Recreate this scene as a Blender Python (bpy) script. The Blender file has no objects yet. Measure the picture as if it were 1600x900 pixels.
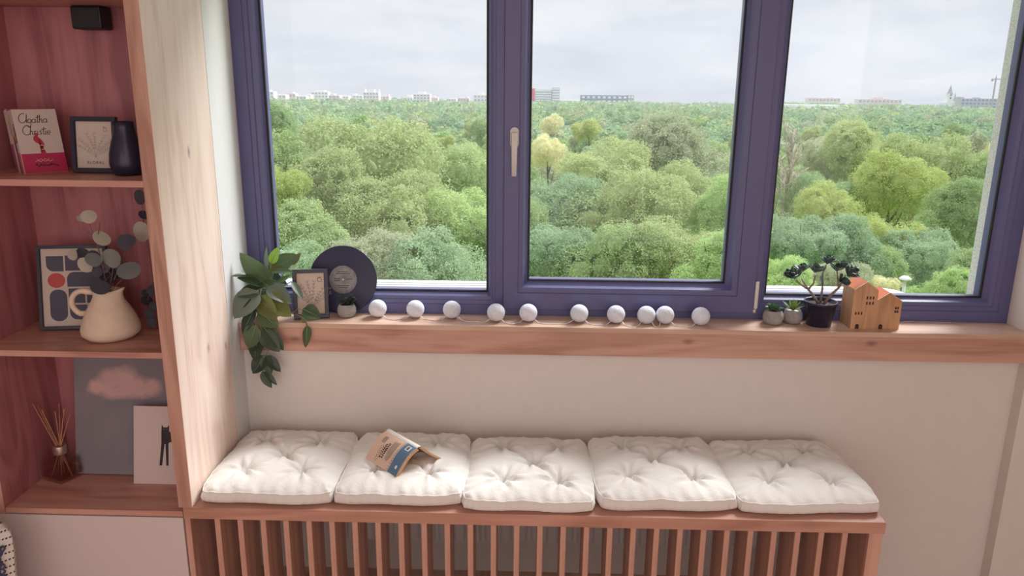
import bpy, bmesh, math, random
import numpy as np
from mathutils import Vector, Matrix, Euler

SC = bpy.context.scene
COL = SC.collection
R_ = math.radians

# ------------------------------------------------------------------ camera
CC = Vector((0.9233, -2.36, 1.6326))
CR = Vector((0.99964155, 0.0250913, 0.00933781))
CU = Vector((-0.01533978, 0.2509389, 0.96788138))
CF = Vector((-0.02194218, 0.96767768, -0.25123385))
FPX = 1208.16
cam_data = bpy.data.cameras.new('camera')
cam_data.sensor_width = 36.0
cam_data.lens = FPX * 36.0 / 1600.0
cam_data.clip_start = 0.05
cam_data.clip_end = 6000
cam = bpy.data.objects.new('camera', cam_data)
COL.objects.link(cam)
m = Matrix((CR, CU, -CF)).transposed().to_4x4()
m.translation = CC
cam.matrix_world = m
SC.camera = cam

SKY_STRENGTH = 1.0
SUN_STRENGTH = 5.6
OVERHEAD_POWER = 8.0
REAR_POWER = 55.0
EXPOSURE = 0.0
HAZE = 0.00030

# ------------------------------------------------------------------ sky (overcast)
world = bpy.data.worlds.new('overcast_sky')
SC.world = world
world.use_nodes = True
nt = world.node_tree
nt.nodes.clear()
def N(nt, kind, **kw):
    n = nt.nodes.new(kind)
    for k, v in kw.items():
        if k.startswith('i_'):
            n.inputs[k[2:]].default_value = v
        elif k.startswith('n_'):
            n.inputs[int(k[2:])].default_value = v
        else:
            setattr(n, k, v)
    return n
def ramp(nt, stops, interp='LINEAR'):
    r = nt.nodes.new('ShaderNodeValToRGB')
    r.color_ramp.interpolation = interp
    els = r.color_ramp.elements
    while len(els) > 1:
        els.remove(els[-1])
    els[0].position = stops[0][0]
    els[0].color = (*stops[0][1], 1)
    for p, c in stops[1:]:
        e = els.new(p)
        e.color = (*c, 1)
    return r
L = nt.links.new
tc = N(nt, 'ShaderNodeTexCoord')
sep = N(nt, 'ShaderNodeSeparateXYZ')
L(tc.outputs['Generated'], sep.inputs[0])
mp = N(nt, 'ShaderNodeMapping')
mp.inputs['Scale'].default_value = (2.2, 2.2, 9.0)
L(tc.outputs['Generated'], mp.inputs['Vector'])
no = N(nt, 'ShaderNodeTexNoise', i_Scale=1.7, i_Detail=7.0, i_Roughness=0.55, i_Distortion=0.35)
L(mp.outputs[0], no.inputs['Vector'])
cr = ramp(nt, [(0.30, (0.50, 0.525, 0.60)), (0.45, (0.61, 0.63, 0.70)), (0.58, (0.725, 0.735, 0.78)), (0.72, (0.83, 0.83, 0.85))])
L(no.outputs['Fac'], cr.inputs[0])
el = N(nt, 'ShaderNodeMapRange', clamp=True)      # overcast skies brighten towards the zenith
el.inputs['From Min'].default_value = 0.08
el.inputs['From Max'].default_value = 1.0
el.inputs['To Min'].default_value = 1.0
el.inputs['To Max'].default_value = 3.0
L(sep.outputs['Z'], el.inputs['Value'])
mulv = N(nt, 'ShaderNodeVectorMath', operation='SCALE')
L(cr.outputs['Color'], mulv.inputs[0])
L(el.outputs[0], mulv.inputs['Scale'])
bg = N(nt, 'ShaderNodeBackground', i_Strength=SKY_STRENGTH)
L(mulv.outputs[0], bg.inputs['Color'])
wo = N(nt, 'ShaderNodeOutputWorld')
L(bg.outputs[0], wo.inputs['Surface'])

# veiled sun behind the cloud, high in front of the window
sun_d = bpy.data.lights.new('veiled_sun', 'SUN')
sun_d.energy = SUN_STRENGTH
sun_d.angle = R_(22)
sun_d.color = (0.96, 0.985, 1.0)
sun = bpy.data.objects.new('veiled_sun', sun_d)
COL.objects.link(sun)
sd = Vector((-0.56, -0.62, -0.86)).normalized()
sun.rotation_euler = sd.to_track_quat('-Z', 'Y').to_euler()

# added warm fill overhead, no known lamp there (above and behind the camera)
def overhead_fill(name, loc, size, power, color):
    d = bpy.data.lights.new(name, 'AREA')
    d.shape = 'DISK'
    d.size = size
    d.energy = power
    d.color = color
    o = bpy.data.objects.new(name, d)
    o.location = loc
    COL.objects.link(o)
    return o
WARM = (1.0, 0.76, 0.69)
overhead_fill('overhead_fill_light', (1.1, -2.9, 2.62), 0.9, OVERHEAD_POWER, WARM)
# added wide fill light along the unseen rear wall, no known source
rd = bpy.data.lights.new('rear_fill_light', 'AREA')
rd.shape = 'RECTANGLE'
rd.size = 5.4
rd.size_y = 2.3
rd.energy = REAR_POWER
rd.color = (1.0, 0.885, 0.845)
ro = bpy.data.objects.new('rear_fill_light', rd)
ro.location = (1.2, -4.66, 1.35)
ro.rotation_euler = (R_(90), 0, 0)
COL.objects.link(ro)
# window portal: helps the sky find its way in, gives off no light of its own
pd = bpy.data.lights.new('window_portal', 'AREA')
pd.shape = 'RECTANGLE'
pd.size = 2.5
pd.size_y = 1.45
pd.cycles.is_portal = True
po = bpy.data.objects.new('window_portal', pd)
po.location = (1.245, 0.36, 1.6)
po.rotation_euler = (R_(-90), 0, 0)
COL.objects.link(po)

vs = SC.view_settings
vs.view_transform = 'Standard'
vs.look = 'None'
vs.exposure = EXPOSURE
vs.gamma = 1.0
vs.use_curve_mapping = False
SC.cycles.max_bounces = 8
SC.cycles.diffuse_bounces = 4
SC.cycles.transparent_max_bounces = 16
SC.cycles.sample_clamp_indirect = 6.0
SC.cycles.volume_step_rate = 4.0

# ------------------------------------------------------------------ measuring helper
def ray(u, v):
    return CF + CR * ((u - 800.0) / FPX) + CU * ((450.0 - v) / FPX)
def at(u, v, y=None, z=None, x=None):
    """The point of the place seen at a pixel, at a known depth y, height z or side x."""
    d = ray(u, v)
    if y is not None:
        t = (y - CC.y) / d.y
    elif z is not None:
        t = (z - CC.z) / d.z
    else:
        t = (x - CC.x) / d.x
    return CC + d * t

# ------------------------------------------------------------------ materials
MATS = {}
def srgb(r, g, b):
    def f(c):
        c /= 255.0
        return c / 12.92 if c <= 0.04045 else ((c + 0.055) / 1.055) ** 2.4
    return (f(r), f(g), f(b))
def newmat(name):
    mt = bpy.data.materials.new(name)
    mt.use_nodes = True
    nt = mt.node_tree
    nt.nodes.clear()
    out = N(nt, 'ShaderNodeOutputMaterial')
    pb = N(nt, 'ShaderNodeBsdfPrincipled')
    nt.links.new(pb.outputs[0], out.inputs['Surface'])
    MATS[name] = mt
    return mt, nt, pb, out
def plain(name, col, rough=0.5, metal=0.0, spec=0.5, noise=0.0, nscale=20.0, bump=0.0, bscale=200.0, sheen=0.0, coat=0.0):
    mt, nt, pb, out = newmat(name)
    l = nt.links.new
    pb.inputs['Roughness'].default_value = rough
    pb.inputs['Metallic'].default_value = metal
    pb.inputs['Specular IOR Level'].default_value = spec
    pb.inputs['Coat Weight'].default_value = coat
    pb.inputs['Sheen Weight'].default_value = sheen
    tc = N(nt, 'ShaderNodeTexCoord')
    no = N(nt, 'ShaderNodeTexNoise', i_Scale=nscale, i_Detail=4.0)
    l(tc.outputs['Object'], no.inputs['Vector'])
    a = tuple(max(0, c * (1 - noise)) for c in col)
    b = tuple(min(1, c * (1 + noise)) for c in col)
    r = ramp(nt, [(0.3, a), (0.7, b)])
    l(no.outputs['Fac'], r.inputs[0])
    l(r.outputs[0], pb.inputs['Base Color'])
    if bump:
        n2 = N(nt, 'ShaderNodeTexNoise', i_Scale=bscale, i_Detail=3.0)
        l(tc.outputs['Object'], n2.inputs['Vector'])
        bp = N(nt, 'ShaderNodeBump', i_Strength=bump, i_Distance=0.002)
        l(n2.outputs['Fac'], bp.inputs['Height'])
        l(bp.outputs[0], pb.inputs['Normal'])
    return mt
def wood(name, axis, light, mid, dark, knots=(), rough=0.42, freq=1.0, spec=0.5):
    mt, nt, pb, out = newmat(name)
    l = nt.links.new
    pb.inputs['Roughness'].default_value = rough
    pb.inputs['Specular IOR Level'].default_value = spec
    tc = N(nt, 'ShaderNodeTexCoord')
    def mapped(along, cross):
        mp = N(nt, 'ShaderNodeMapping')
        s = [cross * freq] * 3
        s[axis] = along * freq
        mp.inputs['Scale'].default_value = s
        l(tc.outputs['Object'], mp.inputs['Vector'])
        return mp
    m1 = mapped(1.1, 13.0)
    n1 = N(nt, 'ShaderNodeTexNoise', i_Scale=1.0, i_Detail=5.0, i_Roughness=0.55, i_Distortion=0.6)
    l(m1.outputs[0], n1.inputs['Vector'])
    m2 = mapped(5.0, 260.0)
    n2 = N(nt, 'ShaderNodeTexNoise', i_Scale=1.0, i_Detail=3.0)
    l(m2.outputs[0], n2.inputs['Vector'])
    m3 = mapped(0.8, 6.0)
    n3 = N(nt, 'ShaderNodeTexNoise', i_Scale=1.2, i_Detail=2.0, i_Distortion=0.8)
    l(m3.outputs[0], n3.inputs['Vector'])
    # cathedral rings: bands over a warped field
    mu = N(nt, 'ShaderNodeMath', operation='MULTIPLY', n_1=34.0)
    l(n3.outputs['Fac'], mu.inputs[0])
    si = N(nt, 'ShaderNodeMath', operation='SINE')
    l(mu.outputs[0], si.inputs[0])
    mr = N(nt, 'ShaderNodeMapRange')
    mr.inputs['From Min'].default_value = -1
    mr.inputs['From Max'].default_value = 1
    mr.inputs['To Min'].default_value = -0.10
    mr.inputs['To Max'].default_value = 0.10
    l(si.outputs[0], mr.inputs['Value'])
    a1 = N(nt, 'ShaderNodeMath', operation='ADD')
    l(n1.outputs['Fac'], a1.inputs[0])
    l(mr.outputs[0], a1.inputs[1])
    a2 = N(nt, 'ShaderNodeMath', operation='MULTIPLY_ADD', n_1=0.30, n_2=-0.15)
    l(n2.outputs['Fac'], a2.inputs[0])
    a3 = N(nt, 'ShaderNodeMath', operation='ADD')
    l(a1.outputs[0], a3.inputs[0])
    l(a2.outputs[0], a3.inputs[1])
    cr = ramp(nt, [(0.28, dark), (0.46, mid), (0.68, light)])
    l(a3.outputs[0], cr.inputs[0])
    col = cr.outputs[0]
    for (kx, ky, kz, kr) in knots:
        sc = [1.0, 1.0, 1.0]
        sc[axis] = 0.5
        sb = N(nt, 'ShaderNodeVectorMath', operation='SUBTRACT')
        l(tc.outputs['Object'], sb.inputs[0])
        sb.inputs[1].default_value = (kx, ky, kz)
        ml = N(nt, 'ShaderNodeVectorMath', operation='MULTIPLY')
        l(sb.outputs[0], ml.inputs[0])
        ml.inputs[1].default_value = sc
        ln = N(nt, 'ShaderNodeVectorMath', operation='LENGTH')
        l(ml.outputs[0], ln.inputs[0])
        ad = N(nt, 'ShaderNodeMath', operation='MULTIPLY_ADD', n_1=kr * 1.6)
        l(n2.outputs['Fac'], ad.inputs[0])
        l(ln.outputs['Value'], ad.inputs[2])
        mk = N(nt, 'ShaderNodeMapRange', clamp=True)
        mk.inputs['From Min'].default_value = kr * 0.9
        mk.inputs['From Max'].default_value = kr * 2.6
        mk.inputs['To Min'].default_value = 0.85
        mk.inputs['To Max'].default_value = 0.0
        l(ad.outputs[0], mk.inputs['Value'])
        mx = N(nt, 'ShaderNodeMix', data_type='RGBA')
        l(mk.outputs[0], mx.inputs['Factor'])
        l(col, mx.inputs[6])
        mx.inputs[7].default_value = (dark[0] * 0.35, dark[1] * 0.35, dark[2] * 0.4, 1)
        col = mx.outputs[2]
    l(col, pb.inputs['Base Color'])
    bp = N(nt, 'ShaderNodeBump', i_Strength=0.12, i_Distance=0.001)
    l(n2.outputs['Fac'], bp.inputs['Height'])
    l(bp.outputs[0], pb.inputs['Normal'])
    return mt

OAK_L, OAK_M, OAK_D = (0.70, 0.49, 0.38), (0.62, 0.415, 0.315), (0.49, 0.305, 0.22)
RED_L, RED_M, RED_D = (0.63, 0.37, 0.285), (0.55, 0.305, 0.235), (0.42, 0.21, 0.155)
M_oak_x = wood('oak_lengthwise', 0, OAK_L, OAK_M, OAK_D)
M_oak_z = wood('oak_upright', 2, OAK_L, OAK_M, OAK_D)
M_sill = wood('oak_sill', 0, OAK_L, OAK_M, OAK_D, rough=0.36)
M_fascia = wood('oak_fascia', 0, RED_L, RED_M, RED_D,
                knots=((0.178, -0.03, 0.848, 0.006), (1.428, -0.03, 0.861, 0.007), (2.0, -0.03, 0.865, 0.007)))
M_panel = wood('oak_panel_lit', 2, (0.89, 0.73, 0.645), (0.85, 0.675, 0.585), (0.765, 0.575, 0.485), rough=0.30, freq=1.7,
               knots=((0.0, -0.262, 0.895, 0.006), (0.0, -0.14, 0.86, 0.005), (0.0, -0.27, 1.455, 0.006)))  # same oak as the cabinet, paled by window light put into the colour
M_bench_x = wood('oak_bench_top', 0, (0.56, 0.30, 0.225), (0.48, 0.24, 0.175), (0.36, 0.165, 0.115))
M_bench_z = wood('oak_bench_slats', 2, (0.68, 0.40, 0.31), (0.60, 0.335, 0.255), (0.45, 0.225, 0.165))
M_cab_z = wood('oak_cabinet_upright', 2, RED_L, RED_M, RED_D)
M_cab_x = wood('oak_cabinet_shelf', 0, (0.62, 0.34, 0.27), (0.54, 0.27, 0.215), (0.40, 0.18, 0.14))
M_cab_back = wood('oak_inner_shaded', 2, (0.53, 0.215, 0.225), (0.46, 0.175, 0.19), (0.34, 0.12, 0.13))  # same oak again, with the interior's red-purple shade put into the colour
M_floorwood = wood('oak_floor', 1, OAK_L, OAK_M, OAK_D, rough=0.35)
M_wall = plain('wall_paint', (0.74, 0.685, 0.64), rough=0.85, noise=0.015, bump=0.15, bscale=350)
M_white = plain('white_paint', (0.72, 0.72, 0.72), rough=0.8, noise=0.01)
M_ceil = plain('ceiling_paint', (0.82, 0.80, 0.78), rough=0.9)
M_plaster = plain('outside_plaster', (0.66, 0.66, 0.64), rough=0.9, noise=0.22, nscale=170, bump=0.8, bscale=260)
M_frame = plain('anthracite_window_frame', (0.105, 0.106, 0.25), rough=0.36, noise=0.06, nscale=300, bump=0.08, bscale=900)
M_gasket = plain('black_rubber', (0.012, 0.012, 0.014), rough=0.5)
M_alu = plain('brushed_aluminium', (0.50, 0.45, 0.43), rough=0.4, metal=0.4)
M_silver = plain('satin_silver', (0.62, 0.60, 0.58), rough=0.35, metal=0.6)
M_extsill = plain('white_metal_sill', (0.80, 0.81, 0.82), rough=0.4)
M_door = plain('cream_lacquer', (0.66, 0.56, 0.55), rough=0.35)
M_radiator = plain('radiator_enamel', (0.72, 0.70, 0.70), rough=0.35)
M_black = plain('matt_black', (0.012, 0.011, 0.018), rough=0.5)
M_blackgloss = plain('black_satin', (0.018, 0.018, 0.042), rough=0.32)
M_concrete = plain('grey_concrete', (0.34, 0.33, 0.32), rough=0.9, noise=0.12, nscale=90, bump=0.4, bscale=500)
M_soil = plain('dark_soil', (0.05, 0.035, 0.03), rough=0.95, noise=0.4, nscale=200, bump=1.0, bscale=300)
M_paper = plain('cream_paper', (0.62, 0.52, 0.45), rough=0.8)
M_paperpink = plain('pale_card', (0.66, 0.53, 0.50), rough=0.7)
M_ink = plain('dark_ink', (0.03, 0.025, 0.03), rough=0.7)
M_inkgrey = plain('grey_ink', (0.28, 0.22, 0.20), rough=0.7)
M_inkpale = plain('pale_pencil', (0.40, 0.32, 0.28), rough=0.8)
M_navy = plain('slate_ink', (0.085, 0.085, 0.12), rough=0.7)
M_redink = plain('coral_ink', (0.52, 0.085, 0.085), rough=0.7)
M_jug = plain('cream_ceramic', (0.74, 0.59, 0.46), rough=0.7, noise=0.05, nscale=40, bump=0.25, bscale=120)
M_ball = plain('white_cotton_thread', (0.86, 0.86, 0.90), rough=0.85, bump=0.0)
M_wire = plain('clear_cable', (0.86, 0.85, 0.84), rough=0.3)
M_toy = wood('pine_toy', 2, (0.60, 0.36, 0.20), (0.54, 0.30, 0.155), (0.42, 0.21, 0.10), rough=0.6, freq=2.2)
M_toyroof = plain('orange_roof', (0.62, 0.17, 0.06), rough=0.6, noise=0.06)
M_toyedge = plain('pale_cut_edge', (0.74, 0.55, 0.38), rough=0.7)
M_toydark = plain('burnt_window', (0.055, 0.02, 0.02), rough=0.8)
M_bark = plain('succulent_stem', (0.27, 0.21, 0.18), rough=0.8, noise=0.25, nscale=160, bump=0.5, bscale=200)
M_stemg = plain('green_stem', (0.20, 0.24, 0.11), rough=0.6, noise=0.15)
M_stembrown = plain('brown_stem', (0.22, 0.12, 0.10), rough=0.7)
M_reed = plain('rattan_reed', (0.55, 0.25, 0.14), rough=0.7)
M_collar = plain('rose_metal', (0.55, 0.42, 0.40), rough=0.3, metal=0.8)
M_magenta = plain('magenta_cover', (0.50, 0.02, 0.10), rough=0.45)
M_coverwhite = plain('white_cover', (0.66, 0.55, 0.50), rough=0.5)
M_covercream = plain('cream_cover', (0.62, 0.50, 0.36), rough=0.5)
M_purple = plain('violet_cover', (0.17, 0.045, 0.15), rough=0.5)
M_plum = plain('plum_cover', (0.36, 0.07, 0.16), rough=0.5)
M_redbook = plain('red_ink', (0.50, 0.04, 0.05), rough=0.6)
M_pages = plain('book_pages', (0.60, 0.36, 0.19), rough=0.9, noise=0.12, nscale=300)
M_cardtan = plain('tan_cover', (0.66, 0.47, 0.36), rough=0.55)
M_blueink = plain('steel_blue_ink', (0.085, 0.17, 0.28), rough=0.55)
M_whiteink = plain('white_ink', (0.78, 0.74, 0.70), rough=0.6)
M_metalbrown = plain('street_pole', (0.75, 0.76, 0.76), rough=0.5)

def fabric(name, col, scale=900.0):
    mt, nt, pb, out = newmat(name)
    l = nt.links.new
    pb.inputs['Base Color'].default_value = (*col, 1)
    pb.inputs['Roughness'].default_value = 0.9
    pb.inputs['Specular IOR Level'].default_value = 0.2
    pb.inputs['Sheen Weight'].default_value = 0.15
    tc = N(nt, 'ShaderNodeTexCoord')
    n1 = N(nt, 'ShaderNodeTexNoise', i_Scale=55.0, i_Detail=4.0, i_Distortion=0.8)
    n2 = N(nt, 'ShaderNodeTexNoise', i_Scale=scale, i_Detail=2.0)
    l(tc.outputs['Object'], n1.inputs['Vector'])
    l(tc.outputs['Object'], n2.inputs['Vector'])
    b1 = N(nt, 'ShaderNodeBump', i_Strength=0.35, i_Distance=0.004)
    b2 = N(nt, 'ShaderNodeBump', i_Strength=0.25, i_Distance=0.001)
    l(n1.outputs['Fac'], b1.inputs['Height'])
    l(n2.outputs['Fac'], b2.inputs['Height'])
    l(b1.outputs[0], b2.inputs['Normal'])
    l(b2.outputs[0], pb.inputs['Normal'])
    return mt
M_cotton = fabric('undyed_cotton', (0.80, 0.765, 0.725))
M_piping = fabric('cotton_piping', (0.84, 0.80, 0.76))

def glass_mat(name, tint, refl=0.9):
    """Thin clear glazing: what lies behind shows through, the rest mirrors by angle."""
    mt = bpy.data.materials.new(name)
    mt.use_nodes = True
    nt = mt.node_tree
    nt.nodes.clear()
    l = nt.links.new
    out = N(nt, 'ShaderNodeOutputMaterial')
    tr = N(nt, 'ShaderNodeBsdfTransparent')
    tr.inputs['Color'].default_value = (*tint, 1)
    gl = N(nt, 'ShaderNodeBsdfGlossy', i_Roughness=0.02)
    fr = N(nt, 'ShaderNodeFresnel', i_IOR=1.45)
    ge = N(nt, 'ShaderNodeNewGeometry')
    io = N(nt, 'ShaderNodeMapRange')
    io.inputs['To Min'].default_value = 1.45
    io.inputs['To Max'].default_value = 1 / 1.45
    l(ge.outputs['Backfacing'], io.inputs['Value'])
    l(io.outputs[0], fr.inputs['IOR'])
    mu = N(nt, 'ShaderNodeMath', operation='MULTIPLY', n_1=refl)
    l(fr.outputs[0], mu.inputs[0])
    mx = N(nt, 'ShaderNodeMixShader')
    l(mu.outputs[0], mx.inputs[0])
    l(tr.outputs[0], mx.inputs[1])
    l(gl.outputs[0], mx.inputs[2])
    l(mx.outputs[0], out.inputs['Surface'])
    MATS[name] = mt
    return mt
M_glass = glass_mat('window_glass', (0.99, 0.995, 0.99), 0.5)
M_bottle = glass_mat('diffuser_glass', (0.95, 0.90, 0.89), 1.6)

def leafmat(name, col, col2, vein=None, rough=0.36, trans=0.25, scale=14.0):
    mt, nt, pb, out = newmat(name)
    l = nt.links.new
    tc = N(nt, 'ShaderNodeTexCoord')
    oi = N(nt, 'ShaderNodeObjectInfo')
    no = N(nt, 'ShaderNodeTexNoise', i_Scale=scale, i_Detail=3.0)
    l(tc.outputs['Object'], no.inputs['Vector'])
    av = N(nt, 'ShaderNodeMath', operation='MULTIPLY_ADD', n_1=0.5)
    l(no.outputs['Fac'], av.inputs[0])
    hv = N(nt, 'ShaderNodeMath', operation='MULTIPLY', n_1=0.5)
    l(oi.outputs['Random'], hv.inputs[0])
    l(hv.outputs[0], av.inputs[2])
    r = ramp(nt, [(0.2, col), (0.8, col2)])
    l(av.outputs[0], r.inputs[0])
    l(r.outputs[0], pb.inputs['Base Color'])
    pb.inputs['Roughness'].default_value = rough
    tl = N(nt, 'ShaderNodeBsdfTranslucent')
    l(r.outputs[0], tl.inputs['Color'])
    mx = N(nt, 'ShaderNodeMixShader')
    mx.inputs[0].default_value = trans
    l(pb.outputs[0], mx.inputs[1])
    l(tl.outputs[0], mx.inputs[2])
    l(mx.outputs[0], out.inputs['Surface'])
    return mt
M_leaf = leafmat('broad_leaf_green', (0.045, 0.085, 0.04), (0.11, 0.175, 0.08), trans=0.2)
M_leafdark = leafmat('broad_leaf_dark', (0.028, 0.05, 0.035), (0.055, 0.085, 0.055), trans=0.1)
M_leafolive = leafmat('broad_leaf_olive', (0.13, 0.15, 0.04), (0.19, 0.21, 0.07), trans=0.25)
M_leafgrey = leafmat('broad_leaf_grey', (0.13, 0.17, 0.13), (0.21, 0.26, 0.20), trans=0.15)
M_leafbright = leafmat('broad_leaf_bright', (0.20, 0.36, 0.05), (0.26, 0.44, 0.08), trans=0.35)
M_midrib = plain('leaf_midrib', (0.25, 0.30, 0.16), rough=0.5)
M_jade = leafmat('jade_leaf', (0.05, 0.088, 0.072), (0.095, 0.15, 0.12), rough=0.36, trans=0.08)
M_eche = leafmat('echeveria_leaf', (0.10, 0.19, 0.11), (0.22, 0.33, 0.20), rough=0.5, trans=0.1, scale=80)
M_aloe = leafmat('spiky_leaf', (0.20, 0.33, 0.08), (0.38, 0.50, 0.20), rough=0.5, trans=0.2, scale=60)
M_zz = leafmat('small_dark_leaf', (0.035, 0.075, 0.055), (0.08, 0.14, 0.10), rough=0.4, trans=0.1)
M_euc = leafmat('eucalyptus_leaf', (0.13, 0.14, 0.14), (0.24, 0.25, 0.23), rough=0.7, trans=0.1)
M_eucpale = leafmat('eucalyptus_pale', (0.42, 0.40, 0.32), (0.55, 0.50, 0.40), rough=0.7, trans=0.1)
M_eucdark = leafmat('eucalyptus_dark', (0.045, 0.045, 0.065), (0.09, 0.085, 0.11), rough=0.7, trans=0.05)

# ------------------------------------------------------------------ mesh helpers
class MB:
    """Collects shapes into one mesh."""
    def __init__(s):
        s.v, s.f, s.sm = [], [], []
    def add(s, vs, fs, smooth=False):
        o = len(s.v)
        s.v += [tuple(p) for p in vs]
        s.f += [tuple(i + o for i in f) for f in fs]
        s.sm += [smooth] * len(fs)
        return s
    def box(s, a, b, bev=0.0):
        x0, y0, z0 = (min(p, q) for p, q in zip(a, b))
        x1, y1, z1 = (max(p, q) for p, q in zip(a, b))
        if bev <= 0:
            vs = [(x, y, z) for x in (x0, x1) for y in (y0, y1) for z in (z0, z1)]
            fs = [(0, 1, 3, 2), (4, 6, 7, 5), (0, 4, 5, 1), (2, 3, 7, 6), (0, 2, 6, 4), (1, 5, 7, 3)]
            return s.add(vs, fs)
        bm = bmesh.new()
        bmesh.ops.create_cube(bm, size=1.0)
        for v in bm.verts:
            v.co = Vector(((x0 + x1) / 2 + v.co.x * (x1 - x0), (y0 + y1) / 2 + v.co.y * (y1 - y0), (z0 + z1) / 2 + v.co.z * (z1 - z0)))
        bmesh.ops.bevel(bm, geom=list(bm.edges), offset=bev, segments=2, affect='EDGES', profile=0.5)
        return s.bm(bm)
    def bm(s, bm, smooth=False):
        bm.verts.ensure_lookup_table()
        bm.verts.index_update()
        s.add([v.co[:] for v in bm.verts], [[v.index for v in f.verts] for f in bm.faces], smooth)
        bm.free()
        return s
    def lathe(s, prof, n=32, c=(0, 0, 0), smooth=True, axis='z', close=False):
        vs, fs = [], []
        for r, h in prof:
            for k in range(n):
                a = 2 * math.pi * k / n
                if axis == 'z':
                    vs.append((c[0] + r * math.cos(a), c[1] + r * math.sin(a), c[2] + h))
                else:
                    vs.append((c[0] + r * math.cos(a), c[1] + h, c[2] + r * math.sin(a)))
        m_ = len(prof)
        for i in range(m_ - 1 + (1 if close else 0)):
            for k in range(n):
                a, b = i * n, ((i + 1) % m_) * n
                k2 = (k + 1) % n
                fs.append((a + k, a + k2, b + k2, b + k))
        return s.add(vs, fs, smooth)
    def tube(s, pts, rad, n=8, cap=True, smooth=True):
        pts = [Vector(p) for p in pts]
        if not hasattr(rad, '__len__'):
            rad = [rad] * len(pts)
        vs, fs = [], []
        up = None
        for i, p in enumerate(pts):
            t = (pts[min(i + 1, len(pts) - 1)] - pts[max(i - 1, 0)]).normalized()
            if up is None:
                up = t.orthogonal().normalized()
            up = (up - t * up.dot(t))
            up = up.normalized() if up.length > 1e-6 else t.orthogonal().normalized()
            w = t.cross(up)
            for k in range(n):
                a = 2 * math.pi * k / n
                vs.append(p + (up * math.cos(a) + w * math.sin(a)) * rad[i])
        for i in range(len(pts) - 1):
            for k in range(n):
                k2 = (k + 1) % n
                fs.append((i * n + k, i * n + k2, (i + 1) * n + k2, (i + 1) * n + k))
        if cap:
            fs.append(tuple(reversed(range(n))))
            fs.append(tuple((len(pts) - 1) * n + k for k in range(n)))
        return s.add(vs, fs, smooth)
    def ring(s, outer, inner, prof, yback):
        """A mitred frame: OUTER and INNER are (x0, x1, z0, z1); PROF is [(t from outer to inner, y)]."""
        vs, fs = [], []
        pr = [(0.0, yback)] + list(prof) + [(1.0, yback)]
        for t, y in pr:
            x0, x1, z0, z1 = (o + (i - o) * t for o, i in zip(outer, inner))
            vs += [(x0, y, z0), (x1, y, z0), (x1, y, z1), (x0, y, z1)]
        n = len(pr)
        for i in range(n):
            j = (i + 1) % n
            for k in range(4):
                k2 = (k + 1) % 4
                fs.append((i * 4 + k, i * 4 + k2, j * 4 + k2, j * 4 + k))
        return s.add(vs, fs)
    def prism(s, pts2, y0, y1):
        """A polygon in x, z pushed from y0 to y1."""
        n = len(pts2)
        vs = [(x, y0, z) for x, z in pts2] + [(x, y1, z) for x, z in pts2]
        fs = [tuple(range(n)), tuple(reversed(range(n, 2 * n)))]
        for k in range(n):
            k2 = (k + 1) % n
            fs.append((k, k + n, k2 + n, k2))
        return s.add(vs, fs)
    def stroke(s, pts2, w, y=0.0):
        """A flat pen line in x, z just in front of a print."""
        for (a, b) in zip(pts2[:-1], pts2[1:]):
            d = Vector((b[0] - a[0], b[1] - a[1]))
            if d.length < 1e-7:
                continue
            d.normalize()
            nx, nz = -d.y * w / 2, d.x * w / 2
            s.add([(a[0] + nx, y, a[1] + nz), (a[0] - nx, y, a[1] - nz), (b[0] - nx, y, b[1] - nz), (b[0] + nx, y, b[1] + nz)], [(0, 1, 2, 3)])
        return s
    def mesh(s, name):
        me = bpy.data.meshes.new(name)
        me.from_pydata(s.v, [], s.f)
        me.validate()
        if len(me.polygons) == len(s.sm):
            me.polygons.foreach_set('use_smooth', s.sm)
        bm = bmesh.new()
        bm.from_mesh(me)
        bmesh.ops.recalc_face_normals(bm, faces=bm.faces)
        bm.to_mesh(me)
        bm.free()
        me.update()
        return me
    def build(s, name, mat, parent=None, loc=(0, 0, 0), rot=(0, 0, 0)):
        return link(name, s.mesh(name), mat, parent, loc, rot)
def link(name, me, mat, parent=None, loc=(0, 0, 0), rot=(0, 0, 0)):
    o = bpy.data.objects.new(name, me)
    COL.objects.link(o)
    if mat is not None and len(me.materials) == 0:
        me.materials.append(mat)
    if parent is not None:
        o.parent = parent
    o.location = loc
    o.rotation_euler = rot
    return o
def tag(o, label=None, cat=None, group=None, kind=None):
    if label: o['label'] = label
    if cat: o['category'] = cat
    if group: o['group'] = group
    if kind: o['kind'] = kind
    return o
def thing(name, label, cat, loc=(0, 0, 0), rot=(0, 0, 0), group=None):
    o = bpy.data.objects.new(name, None)
    o.empty_display_size = 0.05
    COL.objects.link(o)
    o.location = loc
    o.rotation_euler = rot
    return tag(o, label, cat, group)
def struct(name, mb, mat, parent=None):
    o = mb.build(name, mat, parent)
    if parent is None:
        o['kind'] = 'structure'
    return o
def text_mesh(name, body, size, mat, parent, loc, shear=0.0, align='CENTER', rot=(R_(90), 0, 0), space=1.0, bold=0.0, sx=1.0):
    cu = bpy.data.curves.new(name, 'FONT')
    cu.body = body
    cu.size = size
    cu.shear = shear
    cu.align_x = align
    cu.align_y = 'CENTER'
    cu.space_character = space
    cu.offset = bold
    tmp = bpy.data.objects.new('lettering_source', cu)
    COL.objects.link(tmp)
    dg = bpy.context.evaluated_depsgraph_get()
    dg.update()
    me = bpy.data.meshes.new_from_object(tmp.evaluated_get(dg))
    bpy.data.objects.remove(tmp)
    bpy.data.curves.remove(cu)
    me.materials.clear()
    me.transform(Matrix.Diagonal((sx, 1, 1, 1)))
    return link(name, me, mat, parent, loc, rot)
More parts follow.
